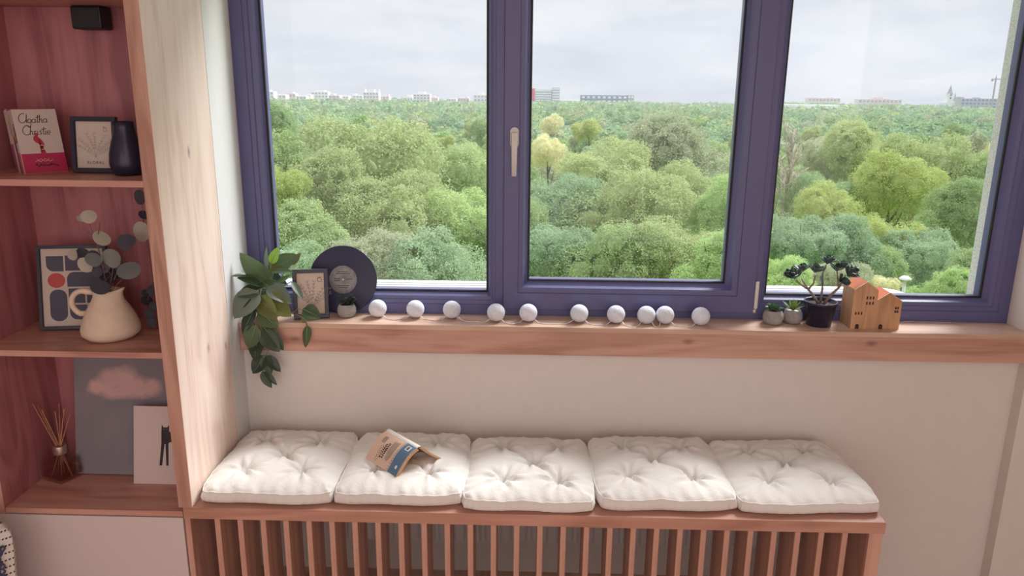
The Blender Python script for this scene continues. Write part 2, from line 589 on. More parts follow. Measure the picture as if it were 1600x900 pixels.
def rrect(x0, z0, x1, z1, r, corners=(1, 1, 1, 1), n=8):
    """A rectangle with chosen corners rounded: bottom-left, bottom-right, top-right, top-left."""
    pts = []
    for (cx, cz, a0, on) in ((x0 + r, z0 + r, 180, corners[0]), (x1 - r, z0 + r, 270, corners[1]), (x1 - r, z1 - r, 0, corners[2]), (x0 + r, z1 - r, 90, corners[3])):
        if on:
            for k in range(n + 1):
                a = R_(a0 + 90 * k / n)
                pts.append((cx + r * math.cos(a), cz + r * math.sin(a)))
        else:
            pts.append((x0 if a0 in (180, 90) else x1, z0 if a0 in (180, 270) else z1))
    return pts

# ------------------------------------------------------------------ dimensions
YB, ZB = -0.4605, 0.4964          # bench / cabinet front plane, bench top
YS, ZS, ZSB = -0.0291, 0.9018, 0.8074   # sill front, sill top, fascia bottom
YF = 0.0965                       # inner face of the window frame
XR = 2.495                        # window frame's outer end
ZT = 2.25                         # window head
YP = -0.105                       # face of the wall piers either side of the niche

# ------------------------------------------------------------------ room shell
struct('floor', MB().box((-1.7, -4.7, -0.12), (4.3, 0.27, 0.0)), M_floorwood)
struct('ceiling', MB().box((-1.7, -4.7, 2.65), (4.3, 0.27, 2.8)), M_ceil)
w = MB()
w.box((0.0, 0.0, 0.0), (2.485, 0.27, ZS - 0.02))
struct('wall_front', w, M_wall)
struct('wall_front_left', MB().box((-1.7, YP, 0), (0.0, YF + 0.002, 2.65)).box((-1.7, YF + 0.002, 0), (0.0, 0.27, 2.65)), M_white)
struct('wall_front_right', MB().box((2.485, -0.045, 0), (4.3, 0.10, 2.65)).box((XR + 0.003, 0.10, 0), (4.3, 0.27, 2.65)), M_wall)
struct('wall_front_top', MB().box((0.0, 0.0, ZT), (2.485, 0.27, 2.65)), M_wall)
struct('wall_left', MB().box((-1.82, -4.7, 0), (-1.7, 0.27, 2.65)), M_white)
struct('wall_right', MB().box((4.3, -4.7, 0), (4.42, 0.27, 2.65)), M_wall)
struct('wall_back', MB().box((-1.7, -4.82, 0), (4.3, -4.7, 2.65)), M_wall)
# made-up frame and sheet around the rear fill light, out of view
surround = bpy.data.objects.new('fill_light_surround', None)
COL.objects.link(surround)
surround['kind'] = 'structure'
MB().ring((-1.6, 4.0, 0.15, 2.55), (-1.5, 3.9, 0.25, 2.45), [(0, -4.675), (1, -4.675)], -4.70).build('frame', M_frame, surround)
MB().box((-1.5, -4.699, 0.25), (3.9, -4.690, 2.45)).build('fill_backing', M_white, surround)
# plastered outside reveal beyond the frame
struct('wall_outside', MB().box((2.44, 0.172, -3), (XR + 0.003, 0.272, 4.0)).box((XR + 0.003, 0.271, -3), (4.3, 0.274, 4.0))
       .box((-1.7, 0.271, -3), (0.037, 0.274, 4.0)).box((0.0, 0.172, 0.9), (0.037, 0.272, 4.0)), M_plaster)

# window ledge of oak: top board, fascia
trim = bpy.data.objects.new('trim_1', None)
COL.objects.link(trim)
trim['kind'] = 'structure'
trim['label'] = 'oak window ledge with a deep fascia board under the window'
MB().box((0.0015, YS, ZS - 0.017), (2.4845, 0.097, ZS), 0.0012).build('top_board', M_sill, trim)
MB().box((0.0015, YS + 0.0015, ZSB), (2.4845, -0.0005, ZS - 0.0172), 0.0008).build('fascia_board', M_fascia, trim)

# ------------------------------------------------------------------ window
win = bpy.data.objects.new('window_1', None)
COL.objects.link(win)
win['kind'] = 'structure'
win['label'] = 'wide three-light window with anthracite frames'
FIX = [(0.0, YF), (0.47, YF), (0.50, YF + 0.004), (0.66, YF + 0.005), (0.70, YF + 0.009), (0.84, YF + 0.011), (0.90, YF + 0.020), (1.0, YF + 0.030)]
A_out, A_in = (0.0, 0.8145, ZS, ZT), (0.0827, 0.7866, 0.973, 2.18)
C_out, C_in = (1.6775, XR, ZS, ZT), (1.7005, 2.4057, 0.9785, 2.18)
def fixed(o_, i_):
    return MB().ring(o_, i_, FIX, 0.172)
fixed((0.0, 0.838, ZS, ZT), A_in).build('fixed_frame', M_frame, win)
fixed((1.6575, XR, ZS, ZT), C_in).build('fixed_frame', M_frame, win)
# transom strip under and over the opening sash
MB().box((0.838, YF, ZS), (1.6575, 0.172, 0.930)).box((0.838, YF, 2.235), (1.6575, 0.172, ZT)).build('cross_rail', M_frame, win)
B_out, B_in = (0.8385, 1.6570, 0.9265, 2.235), (0.9183, 1.5625, 1.0175, 2.15)
SASH = [(0.0, YF + 0.004), (0.006, YF - 0.010), (0.02, YF - 0.0125), (0.60, YF - 0.0125), (0.62, YF - 0.0085), (0.80, YF - 0.0075), (0.86, YF + 0.004), (1.0, YF + 0.018)]
sash = MB().ring(B_out, B_in, SASH, 0.165).build('sash_frame', M_frame, win)
for (i_, ya) in ((A_in, YF + 0.0285), (C_in, YF + 0.0285), (B_in, YF + 0.0165)):
    e = 0.005
    MB().ring((i_[0] - 0.0005, i_[1] + 0.0005, i_[2] - 0.0005, i_[3] + 0.0005), (i_[0] + e, i_[1] - e, i_[2] + e, i_[3] - e), [(0.0, ya), (0.6, ya - 0.001), (1.0, ya + 0.002)], ya + 0.008).build('gasket', M_gasket, win)
    MB().box((i_[0] - 0.004, ya + 0.009, i_[2] - 0.004), (i_[1] + 0.004, ya + 0.013, i_[3] + 0.004)).build('pane', M_glass, win)
# handle on the sash
hx, hz = 0.8712, 1.485
rose = MB()
pts = rrect(hx - 0.0135, hz - 0.036, hx + 0.0135, hz + 0.028, 0.0134)
rose.prism(pts, YF - 0.0205, YF - 0.012)
rose.build('handle_rose', M_alu, sash)
lev = MB()
lev.tube([(hx, YF - 0.018, hz + 0.002), (hx, YF - 0.038, hz + 0.002)], 0.0085, 16)
lv = []
for k in range(9):
    t = k / 8
    zz = hz + 0.012 - t * 0.132
    hw = 0.0105 - 0.0030 * t
    yy = YF - 0.040 - 0.004 * math.sin(t * math.pi)
    lv += [(hx - hw, yy, zz), (hx - hw * 0.75, yy - 0.007, zz), (hx + hw * 0.75, yy - 0.007, zz), (hx + hw, yy, zz), (hx + hw, yy + 0.006, zz), (hx - hw, yy + 0.006, zz)]
fs = []
for k in range(8):
    for j in range(6):
        j2 = (j + 1) % 6
        fs.append((k * 6 + j, k * 6 + j2, k * 6 + 6 + j2, k * 6 + 6 + j))
fs += [tuple(range(6)), tuple(reversed(range(48, 54)))]
lev.add(lv, fs)
lev.build('handle_lever', M_alu, sash)
hg = MB().box((1.6545, YF - 0.022, 0.942), (1.6665, YF - 0.001, 1.033), 0.002)
hg.build('hinge_cover', M_silver, win)
MB().tube([(1.6595, YF - 0.012, 0.926), (1.6595, YF - 0.012, 0.940)], 0.0062, 14).build('hinge_pin', M_silver, win)
# white metal sill outside
es = MB()
pl = [(0.037, 0.176), (0.037, 0.335)]
for k in range(9):
    a = R_(90 - 90 * k / 8)
    pl.append((2.13 + 0.08 * math.cos(a), 0.255 + 0.08 * math.sin(a)))
pl.append((2.21, 0.176))
n = len(pl)
vsx = [(x, y, 0.966 - (y - 0.176) * 0.06) for x, y in pl] + [(x, y, 0.930) for x, y in pl]
es.add(vsx, [tuple(range(n)), tuple(reversed(range(n, 2 * n)))] + [(k, (k + 1) % n, (k + 1) % n + n, k + n) for k in range(n)])
es.build('outside_sill', M_extsill, win)
for k in range(3):
    y0 = 0.205 + 0.036 * k
    MB().box((0.05, y0, 0.958), (2.12, y0 + 0.012, 0.9655 + 0.001 - (y0 - 0.176) * 0.06 + 0.003)).build('sill_strip', M_extsill, win)  # raised white strips along the outside sill

# ------------------------------------------------------------------ radiator behind the slats
rad = thing('radiator', 'white fluted panel radiator behind the bench slats', 'radiator', (0.34, -0.09, 0.0))
W_ = 1.40
rp = MB()
vs_, fs_ = [], []
K = 28 * 6
for k in range(K + 1):
    x = W_ * k / K
    ph = (k % 6) / 6
    dy = -0.008 if 0.15 < ph < 0.7 else 0.0
    vs_ += [(x, -0.035 + dy, 0.20), (x, -0.035 + dy, 0.46)]
for k in range(K):
    fs_.append((2 * k, 2 * k + 2, 2 * k + 3, 2 * k + 1))
rp.add(vs_, fs_)
rp.box((0, -0.030, 0.19), (W_, 0.04, 0.47))
rp.build('front_panel', M_radiator, rad)
MB().tube([(1.35, -0.02, 0.0), (1.35, -0.02, 0.20)], 0.009, 10).build('supply_pipe', M_radiator, rad)
MB().tube([(0.05, -0.02, 0.0), (0.05, -0.02, 0.20)], 0.009, 10).build('return_pipe', M_radiator, rad)

# ------------------------------------------------------------------ slatted bench
XB0, XB1 = -0.028, 1.9045
bench = thing('slatted_bench', 'long oak bench with an upright slatted front under the window', 'bench', (0, 0, 0))
MB().box((XB0, YB, ZB - 0.035), (XB1, -0.002, ZB), 0.0012).build('bench_top', M_bench_x, bench)
MB().box((XB0 + 0.001, YB + 0.002, 0.0), (XB0 + 0.017, -0.108, ZB - 0.0352), 0.001).build('side_panel', M_bench_z, bench)
MB().box((XB1 - 0.0405, YB + 0.002, 0.0), (XB1 - 0.004, -0.004, ZB - 0.0352), 0.001).build('side_panel', M_bench_z, bench)
sl = MB().box((-0.00775, 0.0, 0.0), (0.00775, 0.115, ZB - 0.0354 - 0.03), 0.001).mesh('slat')
sl.materials.append(M_bench_z)
for k in range(28):
    x = 0.0637 + 0.0637 * 0 + k * (1.800 - 0.0637) / 27
    o = bpy.data.objects.new('slat', sl)
    COL.objects.link(o)
    o.parent = bench
    o.location = (x, YB + 0.004, 0.03)
MB().box((XB0 + 0.018, YB + 0.006, 0.0), (XB1 - 0.041, YB + 0.110, 0.0298)).build('bottom_rail', M_bench_z, bench)

# ------------------------------------------------------------------ cabinet with open shelves
cab = thing('shelf_cabinet', 'tall oak cabinet with open shelves and a pale lower door', 'cabinet', (0, 0, 0))
XI0, XI1 = -0.530, -0.038
S1, S2, S0, ST = 1.399, 0.948, 0.483, 1.833
MB().box((XI1, YB, ZB + 0.0004), (-0.0005, YP - 0.001, 2.55), 0.001).build('side_panel', M_panel, cab)
MB().box((XI1, YB - 0.0008, ZB + 0.0006), (-0.0012, YB - 0.0001, 2.549)).build('edge_band', M_cab_z, cab)  # front edge of the same panel, in the redder tone without window light
MB().box((XI0 - 0.0372, YB - 0.0008, 0.0506), (XI0 - 0.0006, YB - 0.0001, 2.549)).build('edge_band', M_cab_z, cab)
MB().box((XI0 - 0.038, YB, 0.05), (XI0, YP - 0.001, 2.55), 0.001).build('side_panel', M_cab_back, cab)
MB().box((XI0, -0.150, 0.05), (XI1, YP - 0.001, 2.55)).build('back_panel', M_cab_back, cab)
MB().box((XI0, YB + 0.001, S1 - 0.0165), (XI1, -0.150, S1), 0.0008).build('shelf', M_cab_x, cab)
MB().box((XI0, YB + 0.001, S2 - 0.0165), (XI1, -0.150, S2), 0.0008).build('shelf', M_cab_x, cab)
MB().box((XI0, YB + 0.001, S0 - 0.0165), (XI1 + 0.008, -0.150, S0), 0.0008).build('bottom_board', M_cab_x, cab)
MB().box((XI0, YB + 0.001, ST), (XI1, -0.150, ST + 0.018), 0.0008).build('shelf', M_cab_x, cab)
MB().box((XI0, YB + 0.001, 2.532), (XI1, -0.150, 2.55), 0.0008).build('top_board', M_cab_x, cab)
MB().box((XI0 - 0.036, YB - 0.002, 0.06), (XB0 - 0.002, YB + 0.016, S0 - 0.019), 0.0012).build('door', M_door, cab)
MB().box((XI0 - 0.030, YB + 0.03, 0.0), (XB0 - 0.003, YP - 0.01, 0.0499)).build('plinth', M_cab_x, cab)

# ------------------------------------------------------------------ seat cushions
def cushion(label, cx, cy, w, d, h, rz, seed):
    rnd = random.Random(seed)
    tufts = [(-0.46, -0.46), (0.44, -0.48), (0.0, 0.04), (-0.48, 0.50), (0.46, 0.52)]
    tufts = [(a + rnd.uniform(-.05, .05), b + rnd.uniform(-.05, .05)) for a, b in tufts]
    ph = [rnd.uniform(0, 6.28) for _ in range(40)]
    def outline(u, v):
        q = (abs(u) * abs(v)) ** 5
        k = 1 - (0.055 if v < 0 else 0.10) * q
        x = u * w / 2 * k
        y = v * d / 2 * k
        x += 0.003 * math.sin(v * 4 + ph[0]) * abs(u)
        y += 0.003 * math.sin(u * 5 + ph[1]) * abs(v)
        return x, y
    def top(u, v):
        e = max(abs(u), abs(v))
        z = h * 0.60 + h * 0.52 * (1 - e ** 3.2) ** 0.75 if e < 1 else h * 0.60
        for i, (a, b) in enumerate(tufts):
            dx, dy = (u - a) * w / 2, (v - b) * d / 2
            r = math.hypot(dx, dy)
            an = math.atan2(dy, dx)
            z -= 0.030 * math.exp(-(r / 0.022) ** 1.1)
            fold = math.sin(an * 7 + ph[5 + i]) + 0.6 * math.sin(an * 12 + ph[12 + i])
            fold = max(-.9, fold)
            z += 0.0062 * fold * math.exp(-((r - 0.030) / 0.032) ** 2) * (1 - e ** 6)
        # soft creases from tuft to tuft through the middle
        for i in (0, 1, 3, 4):
            a, b = tufts[i]
            c_, d_ = tufts[2]
            L2 = (c_ - a) ** 2 + (d_ - b) ** 2
            t = ((u - a) * (c_ - a) + (v - b) * (d_ - b)) / L2
            tt = min(1, max(0, t))
            q = math.hypot((u - a - tt * (c_ - a)) * w / 2, (v - b - tt * (d_ - b)) * d / 2)
            z -= 0.0075 * math.exp(-(q / 0.010) ** 2)
        # puckers running in from the seams
        ed = 1 - e
        s_ = u if abs(v) > abs(u) else v
        z += 0.0034 * math.sin(s_ * 23 + ph[20]) * math.sin(s_ * 9 + ph[21]) * math.exp(-(ed / 0.16) ** 2) * (1 if ed > 0.02 else 0.5)
        z += 0.0015 * math.sin(u * 9 + ph[22]) * math.sin(v * 8 + ph[23])
        return z
    n = 76
    g = [math.sin(math.pi / 2 * (-1 + 2 * i / n)) * 0.35 + 0.65 * (-1 + 2 * i / n) for i in range(n + 1)]
    mb = MB()
    vs, fs = [], []
    for j in range(n + 1):
        for i in range(n + 1):
            x, y = outline(g[i], g[j])
            vs.append((x, y, top(g[i], g[j])))
    for j in range(n):
        for i in range(n):
            a = j * (n + 1) + i
            fs.append((a, a + 1, a + n + 2, a + n + 1))
    border = [i for i in range(n + 1)] + [(j + 1) * (n + 1) - 1 for j in range(1, n + 1)] + [n * (n + 1) + i for i in range(n - 1, -1, -1)] + [j * (n + 1) for j in range(n - 1, 0, -1)]
    nb = len(border)
    prev = border
    rows = []
    for k, t in enumerate((0.25, 0.5, 0.75, 0.94)):
        row = []
        for q, bi in enumerate(border):
            x, y, z = vs[bi]
            r = math.hypot(x, y)
            bul = 0.007 * math.sin(t * math.pi) + 0.0022 * math.sin(q * 0.9 + ph[30]) * math.sin(q * .37 + ph[31]) * math.sin(t * math.pi) - (0.010 if t > 0.9 else 0)
            zz = z * (1 - t) + 0.0 * t if t < 0.9 else 0.0004
            row.append(len(vs))
            vs.append((x + x / r * bul, y + y / r * bul, max(zz, 0.0004)))
        for q in range(nb):
            q2 = (q + 1) % nb
            fs.append((prev[q], row[q], row[q2], prev[q2]))
        prev = row
    fs.append(tuple(prev))
    mb.add(vs, fs, True)
    o = mb.build('seat_cushion', M_cotton, None, (cx, cy, ZB), (0, 0, rz))
    tag(o, label, 'cushion', 'undyed seat cushions in a row on the bench')
    pip = MB()
    loop = [Vector(vs[b]) for b in border]
    pip.tube(loop + [loop[0]], 0.0023, 6, cap=False)
    pip.build('piping', M_piping, o)
    for a, b in tufts:
        x, y = outline(a, b)
        z = top(a, b)
        MB().lathe([(0.0001, 0.0022), (0.0025, 0.0018), (0.0034, 0.0004), (0.0030, -0.002)], 10, (x, y, z + 0.001)).build('tuft_knot', M_piping, o)
    return o
cushion('tufted undyed cotton cushion beside the tall oak panel', 0.196, -0.240, 0.374, 0.402, 0.060, 0.0, 3)
cushion('tufted undyed cotton cushion with the open book on it', 0.567, -0.236, 0.364, 0.394, 0.060, 0.01, 8)
cushion('middle one of the five tufted cushions, past the open book', 0.934, -0.252, 0.370, 0.398, 0.057, -0.004, 15)
cushion('tufted cushion between the middle cushion and the one at the bench end', 1.314, -0.234, 0.388, 0.396, 0.061, 0.03, 21)
cushion('tufted cushion at the free end of the bench', 1.703, -0.232, 0.398, 0.396, 0.055, 0.050, 33)

# ------------------------------------------------------------------ open book lying face down
bd = Vector((0.700, -0.714, 0)).normalized()      # along the spine, towards the tail
bn = Vector((0.714, 0.700, 0)).normalized()
bk = thing('open_book', 'open paperback with a blue band lying face down on the cushion', 'book')
bk.matrix_world = Matrix(((bd.x, bn.x, 0, 0.558), (bd.y, bn.y, 0, -0.262), (0, 0, 1, 0.550), (0, 0, 0, 1)))
HB, WB, RH = 0.158, 0.104, 0.072                  # length, cover width, height of the ridge
def cover_pts(side, off, n=8):
    """Section of one half: from the spine edge at the ridge down to the fore-edge."""
    out = []
    for k in range(n + 1):
        t = k / n
        y = 0.008 + t * 0.076
        z = RH - (RH - 0.008) * (t ** (1.15 if side < 0 else 1.0)) + 0.010 * math.sin(t * math.pi) * (1 if side < 0 else -0.4)
        dy, dz = 0.63, 0.78
        out.append((side * (y - off * dy), z - off * dz))
    return out
def slab(sec_a, sec_b, x0, x1):
    mb = MB()
    n = len(sec_a)
    vs = [(x0, y, z) for y, z in sec_a] + [(x0, y, z) for y, z in sec_b] + [(x1, y, z) for y, z in sec_a] + [(x1, y, z) for y, z in sec_b]
    fs = []
    for k in range(n - 1):
        fs += [(k, k + 1, 2 * n + k + 1, 2 * n + k), (n + k, 3 * n + k, 3 * n + k + 1, n + k + 1), (k, n + k, n + k + 1, k + 1), (2 * n + k, 2 * n + k + 1, 3 * n + k + 1, 3 * n + k)]
    fs += [(0, 2 * n, 3 * n, n), (n - 1, 2 * n - 1, 4 * n - 1, 3 * n - 1)]
    return mb.add(vs, fs)
h2 = HB / 2
fc = slab(cover_pts(-1, 0.0), cover_pts(-1, 0.0008), -h2, h2).build('front_cover', M_cardtan, bk)
slab(cover_pts(1, 0.0), cover_pts(1, 0.0008), -h2, h2).build('back_cover', M_cardtan, bk)
sp_a = [(-0.0082, RH), (-0.004, RH + 0.0025), (0.004, RH + 0.0025), (0.0082, RH)]
sp_b = [(-0.0082, RH - 0.001), (-0.004, RH + 0.0015), (0.004, RH + 0.0015), (0.0082, RH - 0.001)]
slab(sp_a, sp_b, -h2, h2).build('spine', M_whiteink, bk)
slab(cover_pts(-1, 0.001), cover_pts(-1, 0.0125), -h2 + 0.001, h2 - 0.001).build('pages', M_pages, bk)
slab(cover_pts(1, 0.001), cover_pts(1, 0.006), -h2 + 0.001, h2 - 0.001).build('pages', M_pages, bk)
def on_cover(x0, x1, t0, t1, mat, name, lift=0.0004):
    n = 8
    sec = []
    full = cover_pts(-1, -lift, 40)
    for k in range(n + 1):
        t = (t0 + (t1 - t0) * k / n) * 40
        i = min(39, int(t)); f = t - i
        sec.append((full[i][0] * (1 - f) + full[i + 1][0] * f, full[i][1] * (1 - f) + full[i + 1][1] * f))
    vs = [(x0, y, z) for y, z in sec] + [(x1, y, z) for y, z in sec]
    return vs, [(k, k + 1, n + 2 + k, n + 1 + k) for k in range(n)]
def prints(name, mat, rects, lift=0.0004):
    mb = MB()
    for r in rects:
        mb.add(*on_cover(*r, mat, name, lift))
    return mb.build(name, mat, fc)
prints('blue_band', M_blueink, [(h2 - 0.044, h2 - 0.0005, 0.0, 1.0)])
rb = random.Random(5)
prints('dot_row', M_blueink, [(h2 - 0.050, h2 - 0.047, 0.03 + 0.07 * k, 0.06 + 0.07 * k) for k in range(14)])
prints('barcode_label', M_whiteink, [(h2 - 0.030, h2 - 0.012, 0.10, 0.30)], 0.0007)
prints('publisher_mark', M_whiteink, [(h2 - 0.022, h2 - 0.014, 0.78, 0.86)], 0.0007)
prints('barcode', M_ink, [(h2 - 0.027, h2 - 0.016, 0.125 + 0.03 * k, 0.137 + 0.03 * k + rb.uniform(0, .01)) for k in range(5)], 0.001)
para = []
for k in range(9):
    x = h2 - 0.060 - 0.0028 * k
    para.append((x - 0.0012, x, 0.18 + 0.004 * k, 0.80 - (0.12 if k in (0, 8) else 0) + rb.uniform(-.03, .03)))
prints('blurb_lines', M_inkgrey, para)
ttl = []
for k in range(9):
    ttl.append((-0.018, -0.0105, 0.36 + 0.052 * k, 0.36 + 0.052 * k + rb.uniform(.028, .042)))
    if k < 7:
        ttl.append((-0.0275, -0.021, 0.42 + 0.06 * k, 0.42 + 0.06 * k + rb.uniform(.03, .045)))
prints('title_lettering', M_ink, ttl)
prints('quote_lines', M_inkgrey, [(-0.040 - 0.003 * k, -0.0385 - 0.003 * k, 0.20, 0.46 - 0.02 * (k % 3)) for k in range(6)])
sg = []
for k in range(26):
    a = k / 25
    sg.append((-0.034 - 0.006 * math.sin(k * 1.9) - 0.002, -0.034 - 0.006 * math.sin(k * 1.9), 0.50 + 0.42 * a, 0.50 + 0.42 * a + 0.02))
prints('signature', M_ink, sg)

# ------------------------------------------------------------------ window-sill things
def picture_frame(name, label, loc, rot, W, H, border, depth, mframe, mpaper, group=None):
    t = thing(name, label, 'picture', loc, rot, group)
    fr = MB()
    fr.ring((-W / 2, W / 2, 0, H), (-W / 2 + border, W / 2 - border, border, H - border), [(0.0, -depth), (0.06, -depth - 0.001), (0.9, -depth - 0.001), (1.0, -depth + 0.001)], 0.0)
    fr.build('frame', mframe, t)
    MB().box((-W / 2 + border * 0.8, -depth * 0.55, border * 0.8), (W / 2 - border * 0.8, -0.001, H - border * 0.8)).build('print', mpaper, t)
    return t, -depth * 0.55 - 0.0004
def botanical(mb, rnd, x0, z0, h, spread, y, w=0.0006, n=7):
    for k in range(n):
        a = (k - (n - 1) / 2) / ((n - 1) / 2) * spread + rnd.uniform(-.06, .06)
        hh = h * (1 - 0.35 * abs(a) + rnd.uniform(-.12, .05))
        pts = []
        for q in range(9):
            t = q / 8
            pts.append((x0 + math.sin(a * (0.5 + t)) * hh * t, z0 + math.cos(a) * hh * t))
        mb.stroke(pts, w, y)
        for q in range(3, 9):
            px, pz = pts[q]
            for s_ in (-1, 1):
                b = a + s_ * rnd.uniform(0.5, 1.0)
                ll = h * 0.10 * rnd.uniform(.7, 1.2)
                ex, ez = px + math.sin(b) * ll, pz + math.cos(b) * ll
                mx, mz = (px + ex) / 2 + math.cos(b) * ll * .2, (pz + ez) / 2 - math.sin(b) * ll * .2
                mb.stroke([(px, pz), (mx, mz), (ex, ez), ((px + ex) / 2 - math.cos(b) * ll * .15, (pz + ez) / 2 + math.sin(b) * ll * .15), (px, pz)], w * 0.8, y)
f1, yp = picture_frame('picture_frame', 'black framed flower drawing leaning against the vinyl record', (0.2205, 0.030, ZS + 0.001), (R_(-9), 0, R_(11)), 0.111, 0.158, 0.0125, 0.014, M_blackgloss, M_paper)
bt = MB()
botanical(bt, random.Random(2), 0.004, 0.030, 0.085, 0.75, yp, 0.0009, 8)
bt.build('flower_drawing', M_inkgrey, f1)
st = MB()
st.stroke([(0.022, 0.128), (0.034, 0.129), (0.036, 0.118), (0.024, 0.117), (0.022, 0.128)], 0.0012, yp)
st.stroke([(0.024, 0.133), (0.027, 0.129), (0.030, 0.133), (0.033, 0.129)], 0.0012, yp)
st.build('stamp_mark', M_ink, f1)

# vinyl record
mt, ntv, pbv, outv = newmat('vinyl')
lv_ = ntv.links.new
tcv = N(ntv, 'ShaderNodeTexCoord')
spv = N(ntv, 'ShaderNodeSeparateXYZ')
lv_(tcv.outputs['Object'], spv.inputs[0])
cbv = N(ntv, 'ShaderNodeCombineXYZ')
lv_(spv.outputs['X'], cbv.inputs[0]); lv_(spv.outputs['Z'], cbv.inputs[1])
lnv = N(ntv, 'ShaderNodeVectorMath', operation='LENGTH')
lv_(cbv.outputs[0], lnv.inputs[0])
muv = N(ntv, 'ShaderNodeMath', operation='MULTIPLY', n_1=5200.0)
lv_(lnv.outputs['Value'], muv.inputs[0])
siv = N(ntv, 'ShaderNodeMath', operation='SINE')
lv_(muv.outputs[0], siv.inputs[0])
bpv = N(ntv, 'ShaderNodeBump', i_Strength=0.25, i_Distance=0.0004)
lv_(siv.outputs[0], bpv.inputs['Height'])
lv_(bpv.outputs[0], pbv.inputs['Normal'])
pbv.inputs['Base Color'].default_value = (0.018, 0.020, 0.068, 1)
pbv.inputs['Roughness'].default_value = 0.32
M_vinyl = mt
rec = thing('vinyl_record', 'black vinyl record standing against the window frame', 'record', (0.3095, 0.083, ZS + 0.0005), (R_(-10.5), 0, 0))
RR = 0.1125
MB().lathe([(0.0465, -0.0012), (0.048, -0.0018), (0.108, -0.0015), (RR - 0.001, -0.0020), (RR, 0.0), (RR - 0.001, 0.0014), (0.0465, 0.0012)], 96, (0, 0, RR), axis='y', close=True).build('disc', M_vinyl, rec, (0, 0, 0))
rec.children[0].location = (0, 0, RR)
for v in rec.children[0].data.vertices: v.co.z -= RR
M_label = plain('grey_label', (0.30, 0.30, 0.31), rough=0.6, noise=0.18, nscale=60)
lb = MB().lathe([(0.0036, -0.0016), (0.0463, -0.0016), (0.0463, 0.0010), (0.0036, 0.0010)], 64, (0, 0, RR), axis='y', close=True).build('paper_label', M_label, rec)
tx = MB()
for k, (x0, x1, z) in enumerate(((-0.024, 0.024, 0.020), (-0.018, 0.018, 0.026), (-0.030, -0.010, 0.002), (0.012, 0.032, 0.002), (-0.022, 0.02, -0.020), (-0.016, 0.016, -0.026), (-0.030, -0.012, -0.004))):
    tx.stroke([(x0, RR + z), (x1, RR + z)], 0.0018, -0.0020)
tx.build('label_print', M_ink, lb)
hub = MB().lathe([(0.0001, -0.0018), (0.0036, -0.0018), (0.0036, 0.0010), (0.0001, 0.0010)], 20, (0, 0, RR), axis='y')
hub.build('bright_hole_disc', M_whiteink, rec)  # white disc in the spindle hole, standing for brightness seen through it

# ---- leaf shapes
def leaf_mesh(Lg, Wd, fold=0.25, droop=0.25, nose=0.42, thick=0.0, seg=8, tipk=1.0, wave=0.0):
    """A leaf along +y with its top towards +z; base at the origin."""
    mb = MB()
    vs, fs = [], []
    cols = (-1, -0.5, 0, 0.5, 1)
    for k in range(seg + 1):
        t = k / seg
        wv = (math.sin(math.pi * t ** (math.log(0.5) / math.log(nose)))) ** 0.75 if 0 < t < 1 else 0.0
        wv = max(wv, 0.02 if t < 0.5 else 0.0)
        for c in cols:
            x = c * Wd / 2 * wv
            z = -droop * Lg * t * t + abs(c) * fold * Wd / 2 * wv + wave * Wd * math.sin(t * 9 + c * 2) * abs(c) * wv
            vs.append((x, Lg * t, z))
    for k in range(seg):
        for c in range(4):
            a = k * 5 + c
            fs.append((a, a + 1, a + 6, a + 5))
    mb.add(vs, fs, True)
    me = mb.mesh('leaf')
    return me
def orient(base, tip, nrm):
    y = (Vector(tip) - Vector(base)).normalized()
    n = Vector(nrm)
    z = (n - y * n.dot(y)).normalized()
    x = y.cross(z)
    mm = Matrix((x, y, z)).transposed().to_4x4()
    mm.translation = Vector(base)
    return mm

